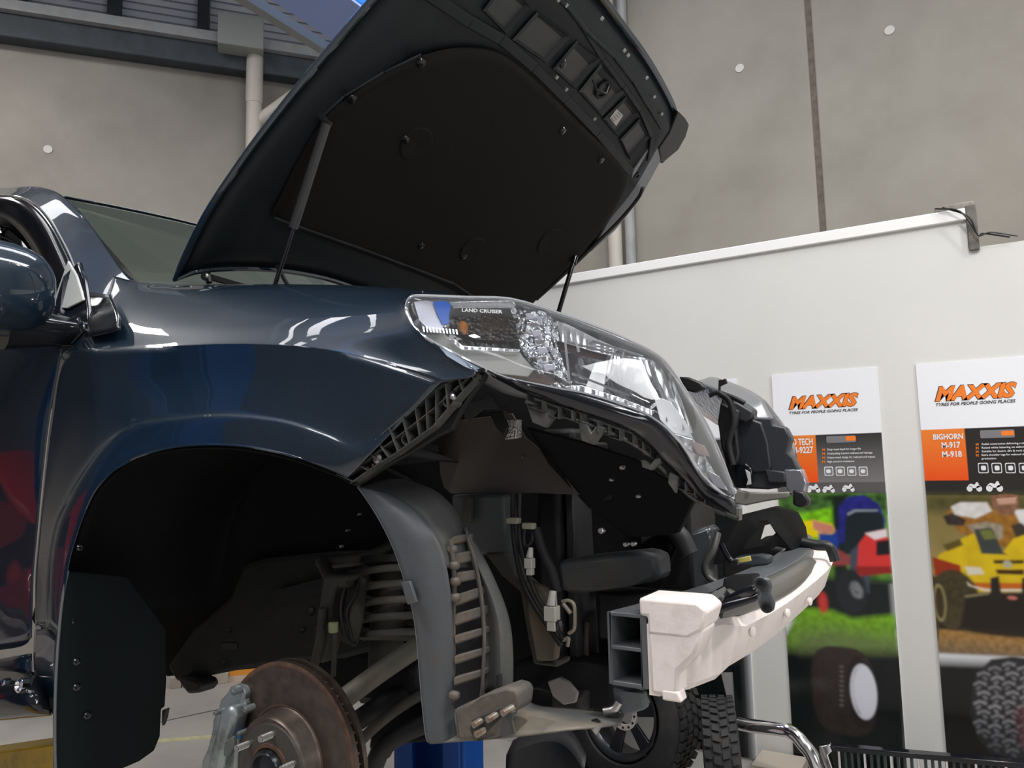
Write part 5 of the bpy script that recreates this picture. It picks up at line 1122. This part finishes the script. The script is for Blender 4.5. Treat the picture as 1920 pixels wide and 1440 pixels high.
tbo([(590,1245,1.17),(600,1200,1.17),(606,1140,1.17)], .010, 'knuckle_rib', M_olive)
tbo([(655,1200,1.2),(665,1160,1.2),(670,1120,1.22),(672,1090,1.24)], .018, 'knuckle_arm', M_olive)
tbo([(627,1186,1.14),(627,1220,1.14),(625,1268,1.14)], .0055, 'stabiliser_link', M_olive, 'thin upright stabiliser link')
MB().lathe(W(625, 1176, Y=1.14), (0, 0, 1), [(-.011, .007), (-.009, .010), (.009, .010), (.011, .007)], 16).build('link_joint', mat('yellowed_joint', (.24, .26, .14), .5), car, label='yellowed joint on top of the link')
tbo([(600,1176,1.2),(620,1176,1.17)], .010, 'link_bolt', M_rub)
tbo([(652,1085,1.2),(640,1130,1.18),(642,1170,1.17),(652,1200,1.18),(668,1208,1.2),(672,1180,1.22)], .0035, 'brake_hose', M_rub)
tbo([(674,1088,1.22),(664,1120,1.2),(650,1150,1.18),(660,1200,1.18)], .0035, 'sensor_cable', M_rub)
tbo([(648,1308,1.12),(672,1290,1.14),(710,1262,1.18),(760,1228,1.22),(800,1202,1.25)], .0205, 'stabiliser_bar', mat('bar_olive', (.085, .08, .062), .6, bump=.2, bscale=50, dirt=(.15, .13, .09), dscale=9), 'olive stabiliser bar')
tbo([(666,1400,1.2),(700,1366,1.22),(745,1330,1.25),(800,1296,1.3)], .011, 'tie_rod', M_olive, 'slim tie rod')
tbo([(640,1372,1.25),(680,1345,1.28),(720,1318,1.3),(760,1300,1.35)], .022, 'lower_control_arm', M_under)
cp([(540,1225,1.5),(800,1225,1.5),(800,1300,1.5),(700,1322,1.5),(640,1305,1.5),(590,1275,1.5),(542,1250,1.5)], 'front_crossmember', M_liner, .1, .01)
cp([(655,1270,1.32),(740,1240,1.34),(790,1250,1.34),(790,1310,1.34),(740,1326,1.34),(690,1320,1.32),(668,1330,1.32)], 'axle_housing', M_under, .12, .02)
cp([(700,1322,1.3),(760,1318,1.3),(800,1330,1.3),(806,1392,1.3),(720,1400,1.3),(700,1440,1.3),(690,1400,1.3)], 'driveshaft_guard', M_liner, .06, .01)
tbo([(700,1440,1.25),(720,1400,1.25),(770,1368,1.28),(820,1350,1.3)], .02, 'lower_arm_front', M_under)

# ================================================================ front half of the wheel liner (grey)
E1 = [(672,913,.975),(688,935,.975),(703,958,.975),(718,984,.975),(732,1012,.976),(743,1038,.978),(752,1064,.98),(766,1110,.985),(776,1150,.99),(783,1200,.995),(788,1260,1.0),(793,1320,1.005),(800,1380,1.01),(806,1392,1.015)]
E2 = [(722,925,1.0),(748,938,1.0),(778,958,1.0),(803,986,1.0),(820,1010,1.0),(832,1038,1.003),(838,1064,1.005),(845,1110,1.01),(848,1150,1.015),(850,1200,1.02),(850,1260,1.025),(850,1300,1.03),(852,1350,1.035),(858,1388,1.04)]
Emid = [((a[0]+b[0])/2, (a[1]+b[1])/2, (a[2]+b[2])/2-.008) for a, b in zip(E1, E2)]
lin_ = part(MB().grid(surf([wl(E1), wl(Emid), wl(E2)], 5, 5)), 'front_arch_liner', M_lgrey, 'grey front wheel arch liner with slotted ribs', solid=.0025)
MB().tube(smooth_line(wl(E1), 4), .0022, 8).build('liner_edge', mat('liner_edge_pale', (.24, .26, .28), .5), lin_)
# dark upper fold reaching to the bracket
MB().grid(surf([wl([(672,913,.98),(722,925,1.0),(748,938,1.0),(778,958,1.0),(803,986,1.0),(820,1010,1.0),(832,1038,1.003),(838,1064,1.005)]), wl([(690,900,1.05),(752,898,1.05),(800,912,1.05),(830,930,1.05),(856,960,1.06),(872,1000,1.06),(880,1036,1.06),(884,1064,1.06)])], 4, 4)).build('upper_fold', mat('liner_dark_fold', (.06, .062, .06), .6, bump=.2), lin_, solid=.002)
# slotted ladder
X2 = [(845,1012,1.012),(850,1050,1.015),(852,1100,1.02),(850,1150,1.022),(850,1200,1.025),(850,1250,1.03),(848,1290,1.03),(848,1318,1.03)]
X3 = [(876,1006,1.05),(890,1050,1.05),(900,1100,1.05),(906,1150,1.05),(908,1200,1.05),(906,1250,1.05),(904,1290,1.05),(900,1318,1.05)]
MB().tube(smooth_line(wl(X2), 4), .004, 8).build('ladder_rail', M_grime, lin_); MB().tube(smooth_line(wl(X3), 4), .003, 8).build('ladder_rail', M_grime, lin_)
for (y, h) in ((1002, 14), (1034, 20), (1070, 18), (1102, 19), (1138, 20), (1178, 15), (1216, 15), (1256, 15)):
    xa = interp([(p[1], p[0]) for p in X2], y+12); xb = interp([(p[1], p[0]) for p in X3], y)
    sl = 4 if y < 1100 else 14
    MB().prism([W(xa, y+sl, Y=1.02), W(xb, y-2, Y=1.05), W(xb, y-2+h, Y=1.05), W(xa, y+sl+h+3, Y=1.02)], (0, .02, 0)).build('rung', M_grime, lin_, bevel=.003)
for i, (y, x) in enumerate(((1022, 846), (1052, 850), (1082, 852), (1112, 852), (1296, 850))):
    MB().box(W(x+2, y+8, Y=1.017), (.018, .014, .014)).build('rung_foot', M_grime, lin_, bevel=.005)
cp([(856,1165,1.06),(902,1150,1.07),(904,1180,1.07),(858,1196,1.06)], 'slot_back', M_lgrey, .004, .001, par=lin_)
cp([(856,1206,1.06),(902,1190,1.07),(870,1220,1.07),(858,1224,1.06)], 'slot_back', M_lgrey, .004, .001, par=lin_)
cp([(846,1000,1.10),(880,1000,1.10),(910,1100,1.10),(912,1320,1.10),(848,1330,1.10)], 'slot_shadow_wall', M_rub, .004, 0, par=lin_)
# channel column right of the ladder
ch = [[(872,985,1.065),(905,1040,1.07),(934,1100,1.08),(955,1160,1.09),(962,1220,1.09),(962,1300,1.09)],[(878,1000,1.05),(896,1060,1.055),(918,1110,1.06),(934,1165,1.065),(938,1225,1.065),(938,1300,1.065)],[(880,1010,1.06),(893,1060,1.06),(906,1110,1.065),(914,1165,1.07),(916,1225,1.07),(914,1300,1.07)],[(876,1010,1.05),(890,1060,1.05),(900,1110,1.05),(906,1165,1.05),(908,1225,1.05),(904,1320,1.05)]]
MB().grid(surf([wl(r) for r in ch], 4, 5)).build('side_channel', mat('channel_grey', (.075, .08, .078), .55, bump=.2, dirt=(.12, .105, .08), dscale=8, dlo=.5, dhi=.75), lin_, solid=.003)
MB().box(W(936, 1282, Y=1.05), (.006, .01, .03)).build('channel_nick', M_rub, lin_)
# speed clip
cl = cp([(752,1092,.972),(768,1090,.972),(775,1112,.972),(780,1130,.972),(764,1134,.972),(757,1112,.972)], 'speed_clip', M_lgrey, .006, .001, 'grey speed clip on the liner edge', par=lin_)
# lower mount with bolts
lm = cp([(858,1388,1.0),(850,1330,1.0),(872,1322,1.0),(900,1306,1.0),(950,1288,1.01),(966,1292,1.01),(972,1304,1.01),(970,1330,1.01),(960,1338,1.01),(945,1344,1.01),(936,1360,1.01),(934,1384,1.01),(900,1388,1.0)], 'lower_mount', M_grime, .05, .012, 'dirty lower mount with bolts and rust')
cp([(880,1366,.988),(884,1350,.988),(905,1340,.988),(960,1318,.995),(968,1322,.995),(962,1332,.995),(945,1340,.995),(918,1368,.99),(910,1378,.99),(884,1380,.988)], 'mount_slot', mat('slot_dark', (.03, .028, .025), .7), .004, .002, par=lm)
for px, py in ((900, 1352), (926, 1342), (954, 1330), (905, 1370)):
    p = W(px, py, Y=.985); MB().tube([p+Vector((0, .012, 0)), p+Vector((-.004, -.012, -.003))], .005, 12).build('mount_bolt', mat('rusty_zinc', (.34, .31, .26), .4, metal=.7, dirt=(.2, .1, .05), dscale=40), lm)
cp([(936,1382,.985),(938,1352,.985),(950,1336,.985),(966,1334,.985),(960,1352,.985),(966,1376,.985)], 'mount_opening', mat('liner_dark_fold', (.06, .062, .06), .6), .004, .001, par=lm)
# splash shield running forward
sh = [[(806,1392,1.015),(858,1388,1.02),(940,1382,1.02),(1010,1374,1.04),(1070,1366,1.06),(1120,1362,1.10),(1165,1355,1.16)],[(830,1370,1.05),(880,1362,1.06),(960,1345,1.06),(1010,1335,1.10),(1070,1340,1.14),(1120,1342,1.16),(1168,1346,1.18)],[(850,1330,1.08),(900,1320,1.1),(970,1308,1.12),(1010,1322,1.18),(1070,1328,1.2),(1120,1334,1.2),(1172,1338,1.22)]]
ss = part(MB().grid(surf([wl(r) for r in sh], 4, 5)), 'splash_shield', mat('shield_grey', (.085, .092, .092), .6, bump=.25, dirt=(.17, .145, .11), dscale=7, dlo=.42, dhi=.65), 'dusty grey splash shield', solid=.003)
cp([(1106,1366,1.09),(1118,1380,1.09),(1128,1362,1.10)], 'shield_tab', mat('shield_grey', (.085, .092, .092), .6), .004, .001, par=ss)
cp([(1108,1350,1.12),(1118,1347,1.12),(1126,1354,1.12),(1112,1356,1.12)], 'shield_hole', M_rub, .003, 0, par=ss)
# dark panel standing in for the shade around the sump
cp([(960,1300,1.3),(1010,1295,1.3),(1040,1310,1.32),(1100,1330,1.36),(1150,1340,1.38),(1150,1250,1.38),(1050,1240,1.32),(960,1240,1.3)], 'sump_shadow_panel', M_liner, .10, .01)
cp([(1026,1278,1.28),(1048,1270,1.28),(1066,1280,1.28),(1082,1300,1.28),(1078,1318,1.28),(1056,1322,1.28),(1036,1306,1.28)], 'cut_plate', mat('pinkish_plate', (.20, .18, .18), .5), .01, .002, 'pale torn edged plate deep in the bay')

# ================================================================ hoist
M_bl = M_blue
hx = W(802, 1360, Y=3.05).x
ho = thing('two_post_hoist', 'blue two-post hoist with an overhead crossbeam and a yellow lifting arm', 'hoist', (hx, CY, 0))
zt_ = W(575, 10, X=hx-.13).z+.15
xL, xR = W(738, 1360, Y=3.02).x, W(869, 1360, Y=3.02).x; wp_ = xR-xL
for y in (3.02, .30):
    s_ = 1 if y > 1 else -1; cx = (xL+xR)/2
    q = MB(); hh = zt_; q.box((cx, y+s_*.15, hh/2), (wp_, .04, hh)); q.box((xL+.02, y+s_*.07, hh/2), (.04, .14, hh)); q.box((xR-.02, y+s_*.07, hh/2), (.04, .14, hh)); q.box((xL+.07, y, hh/2), (.1, .02, hh)); q.box((xR-.07, y, hh/2), (.1, .02, hh))
    q.build('column', M_bl, ho, bevel=.006); MB().box((cx, y+s_*.08, .008), (wp_+.04, .2, .016)).build('base_plate', M_bl, ho)
    MB().box((cx, y+s_*.03, .75), (wp_-.12, .16, .55)).build('carriage', M_bl, ho, bevel=.01)
q = MB(); q.box((hx, 1.66, zt_-.02), (.30, 3.3, .38)); q.build('crossbeam', mat('crossbeam_blue', (.03, .28, .95), .35), ho, bevel=.01)  # brighter copy of the hoist blue, offsets the dim light here
MB().box((hx, 1.66, zt_-.217), (.30, 3.2, .012)).build('beam_underside', mat('underside_blue', (.42, .55, .95), .4), ho)  # beam's bottom face in lighter blue, brightened against the dim light
MB().box((hx-.30, 1.66, zt_-.17), (.05, 3.3, .05)).build('stop_bar', mat('padded_bar', (.38, .38, .34), .6), ho, label='pale grey stop bar below the crossbeam')
# yellow arm on the near side reaching under the sill
ya = [W(-160, 1420, Y=1.25), W(40, 1408, Y=1.25), W(130, 1396, Y=1.25)]
q = MB(); q.bar((hx+.1, .35, .72), (-1.9, 1.22, ya[1].z-.03), .13, .10); q.build('swing_arm', M_yellow, ho, bevel=.008)
q = MB(); q.bar(W(-80, 1435, Y=1.12), W(230, 1395, Y=1.12), .10, .062); q.build('arm_extension', M_yellow, ho, bevel=.006, label='scuffed yellow arm end')
q = MB(); q.bar((hx+.1, 2.95, .72), (-2.1, 2.5, ya[1].z-.03), .13, .10); q.build('swing_arm', M_yellow, ho, bevel=.008)

# ================================================================ things around the car
M_tyre = mat('tyre_rubber', (.016, .016, .017), .7, bump=.2, bscale=80, dirt=(.04, .038, .034), dscale=6)
def wheel(name, label, c, axis, R, w_, with_rim=True, group=None):
    t = thing(name, label, 'wheel' if with_rim else 'tyre', (c.x, c.y, 0)); ax = Vector(axis).normalized()
    r0 = R*.60
    prof = [(-w_*.36, r0), (-w_*.46, r0+R*.05), (-w_*.5, R*.80), (-w_*.44, R*.93), (-w_*.36, R*.975), (w_*.36, R*.975), (w_*.44, R*.93), (w_*.5, R*.80), (w_*.46, r0+R*.05), (w_*.36, r0), (-w_*.36, r0)]
    MB().lathe(c, ax, prof, 64).build('tyre', M_tyre, t)
    x, y, d = fr(ax); q = MB()
    for k in range(44):
        a = 2*PI*k/44; e = x*math.cos(a)+y*math.sin(a); tt = d.cross(e)
        for i, o in enumerate((-.36, -.12, .12, .36)):
            a2 = a+(.07 if i % 2 else 0); e = x*math.cos(a2)+y*math.sin(a2); tt = d.cross(e)
            q.box(c+d*(w_*o)+e*R*.982, (R*.05, w_*.19, R*.095), (e, (d+tt*.25*(1 if i < 2 else -1)).normalized(), tt))
    q.build('tread_block', M_tyre, t, kind='stuff')
    if with_rim:
        m_r = mat('dark_alloy', (.035, .037, .04), .3, metal=.6)
        MB().lathe(c, ax, [(-w_*.42, r0), (-w_*.45, r0-.006), (-w_*.40, r0-.02), (-w_*.1, r0-.035), (w_*.3, r0-.035), (w_*.42, r0-.012), (w_*.44, r0)], 56).build('rim', m_r, t)
        for k in range(6):
            a = 2*PI*k/6+.3; e = x*math.cos(a)+y*math.sin(a); tt = d.cross(e)
            MB().prism([c+e*.045+tt*.022-d*.0+d*(w_*.22), c+e*(r0-.02)+tt*.035+d*(w_*.34), c+e*(r0-.02)-tt*.035+d*(w_*.34), c+e*.045-tt*.022+d*(w_*.22)], -d*.02).build('spoke', m_r, t, bevel=.004)
        q = MB(); q.lathe(c+d*(w_*.24), ax, [(0, .050), (.006, .052), (.006, .078), (0, .080), (-.01, .080), (-.01, .050), (0, .050)], 36); hubr = q.build('hub_ring', mat('pale_hub_ring', (.55, .51, .46), .5, dirt=(.2, .14, .09), dscale=30), t, label='pale worn centre ring')
        for k in range(12):
            a = 2*PI*k/12; p = c+d*(w_*.24+.006)+(x*math.cos(a)+y*math.sin(a))*.065; MB().cyl(p, p+d*.002, .0065, 10).build('ring_hole', M_rub, hubr)
    return t
c = W(1180, 1322, Y=3.74); c.z = .375
wheel('wheel', 'black alloy wheel and tyre leaning against the partition under the bumper beam', c, (-.18, -1, .10), .362, .22)
c = W(1354, 1400, Y=3.36); c.z = .315
wheel('tyre', 'bare tyre seen tread on, between the alloy wheel and the chrome bar', c, (.95, .30, .04), .31, .15, False)
# silver strip beside the tyre
cs = W(1366, 1290, Y=3.85)
MB().prism([W(1352,1262,Y=3.9), W(1372,1262,Y=3.9), W(1376,1330,Y=3.9), W(1368,1330,Y=3.9)], (0, .02, 0)).build('trim_strip', mat('silver_strip', (.6, .6, .6), .25, metal=.8), None, 'silver trim strip upright behind the bare tyre', 'strip')
# chrome nudge bar
nb = thing('nudge_bar', 'polished chrome nudge bar standing in front of the partition', 'bar', (W(1450, 1400, Y=3.62).x, 3.62, 0))
e = W(1534, 1438, Y=3.60)
MB().tube(smooth_line([W(1388, 1357, Y=3.74), W(1410, 1361, Y=3.70), W(1462, 1367, Y=3.63), W(1486, 1374, Y=3.62), W(1505, 1394, Y=3.61), W(1530, 1436, Y=3.60), Vector((e.x+.05, 3.60, .01))], 5), .031, 18).build('tube', M_chrome, nb)
MB().cyl((e.x+.05, 3.60, .0), (e.x+.05, 3.60, .012), .05, 18).build('foot', M_chrome, nb)
# loose front grille
g0, g1 = W(1560, 1400, Y=3.72), W(1935, 1434, Y=3.72)
gr = thing('grille', 'loose dark car grille with chrome edges on the floor below the posters', 'grille', ((g0.x+g1.x)/2, 3.72, 0))
def gz(x): return g0.z+(g1.z-g0.z)*(x-g0.x)/(g1.x-g0.x)
MB().bar((g0.x, 3.72, gz(g0.x)), (g1.x, 3.72, gz(g1.x)), .05, .022).build('top_rail', M_gloss, gr, bevel=.004)
MB().bar((g0.x, 3.72, .02), (g1.x, 3.72, .02), .05, .03).build('bottom_rail', M_gloss, gr, bevel=.004)
x = g0.x+.03; k = 0
while x < g1.x-.01:
    MB().box((x, 3.715, (gz(x)+.03)/2), (.011, .03, gz(x)-.045)).build('slat', M_chrome if k % 4 == 0 else mat('grille_dark_slat', (.03, .04, .04), .3), gr, bevel=.002, label='chrome slat' if k % 4 == 0 else None); x += .026; k += 1
MB().box(((g0.x+g1.x)/2, 3.745, .10), (g1.x-g0.x-.02, .01, .17)).build('backing', M_rub, gr)
q = MB().prism([W(1535,1400,Y=3.70), W(1556,1396,Y=3.70), W(1561,1408,Y=3.70), W(1552,1416,Y=3.70), W(1562,1445,Y=3.70), W(1549,1445,Y=3.70), W(1538,1416,Y=3.70)], (0, .05, 0)); q.build('chrome_end', M_chrome, gr, bevel=.004)
# low carton by the partition
a, b = W(1388, 1424, Y=3.80), W(1500, 1428, Y=3.80)
a.x += .06
MB().box(((a.x+b.x)/2, 3.87, a.z/2), (b.x-a.x, .22, a.z)).build('carton', mat('carton_beige', (.42, .37, .31), .7), None, 'low beige carton under the chrome bar beside the partition', 'box', bevel=.003)
# black bumper cover lying behind the splash shield
bc = []
for i in range(13):
    u_ = i/12; x = -2.12+.42*u_; h_ = .24+.08*math.sin(PI*u_); yy = 3.42+.12*math.sin(PI*u_)
    bc.append([(x, yy, .0), (x, yy-.06, h_*.4), (x+.02*u_, yy-.05, h_*.8), (x, yy+.02, h_)])
MB().grid(bc).build('bumper_cover', M_black, None, 'curved black plastic bumper cover lying on the floor under the car front', 'panel', solid=.004)
# far end: crates, orange beam, floor line and joint
for k, (xa, xb, yt) in enumerate(((322, 342, 1262), (344, 372, 1268), (374, 396, 1258), (398, 428, 1255))):
    A_, B_q, T_q = WL(xa, 1300, .45), WL(xb, 1300, .45), WL(xa, yt, .45)
    c = (A_+B_q)/2; w2 = (B_q-A_).dot(WD); c.z = T_q.z/2
    MB().box(c, (w2, .3, T_q.z), (WD, WN, Vector((0, 0, 1)))).build('crate', mat('pale_crate', (.42, .37, .30), .7, var=.1), None, ('narrow pale crate, first seen past the mud flap', 'pale crate second in the row past the mud flap', 'pale crate third in the row, left of the orange beam', 'widest pale crate right below the orange beam')[k], 'box', bevel=.004)
A_, B_q = WL(430, 1262, .35), WL(560, 1234, .35)
MB().bar(A_, Vector((B_q.x, B_q.y, A_.z+.02)), .10, .16).build('rack_beam', mat('orange_rack', (.75, .30, .04), .4), None, 'orange rack beam glimpsed above the brake rotor', 'beam', bevel=.004)
for s_ in (0, 1):
    p = (A_, B_q)[s_]; MB().box((p.x, p.y, A_.z/2), (.06, .06, A_.z)).build('rack_upright', mat('rack_grey', (.3, .3, .3), .5), bpy.data.objects['rack_beam'])
fl = bpy.data.objects['floor']
a, b = W(250, 1392, Z=.001), W(420, 1380, Z=.001)
MB().bar(a, b+(b-a)*1.5, .06, .002).build('floor_line', mat('worn_yellow_line', (.55, .52, .30), .5, var=.2, vscale=20), fl, label='worn yellow line')
a, b = W(318, 1350, Z=.0), W(420, 1328, Z=.0)
MB().bar(a-(b-a), b+(b-a)*2, .012, .002).build('saw_joint', M_void, fl)

# red hatchback parked behind, seen in the paint's reflections
rc = thing('parked_car', 'red hatchback parked behind the viewer, mirrored in the front door', 'car', (-7.2, -2.2, 0))
M_red = mat('red_paint', (.38, .012, .02), .3, coat=1)
prof = [(-2.05, .25), (-2.1, .55), (-2.0, .80), (-1.15, .95), (-.55, 1.38), (.9, 1.42), (1.65, 1.0), (1.95, .85), (2.0, .3)]
def cb(pr, y0, y1, name, m, **k): return MB().prism([(-7.2+x, -2.2+y0, z) for x, z in pr], (0, y1-y0, 0)).build(name, m, rc, **k)
cb(prof, -.82, .82, 'body', M_red, bevel=.08)
cb([(-1.0, .97), (-.5, 1.31), (.82, 1.34), (1.4, 1.0)], .80, .835, 'side_glass', M_gloss, bevel=.01)
for x in (-1.3, 1.3):
    for y in (-.80, .80):
        w1 = MB().lathe((-7.2+x, -2.2+y, .30), (0, 1, 0), [(-.09, .17), (-.09, .29), (-.06, .31), (.06, .31), (.09, .29), (.09, .17), (-.09, .17)], 32).build('tyre', M_tyre, rc)
        MB().lathe((-7.2+x, -2.2+y, .30), (0, 1, 0), [(.07, .18), (.06, .08), (.07, .0005)], 24).build('wheel_trim', M_bez, w1)
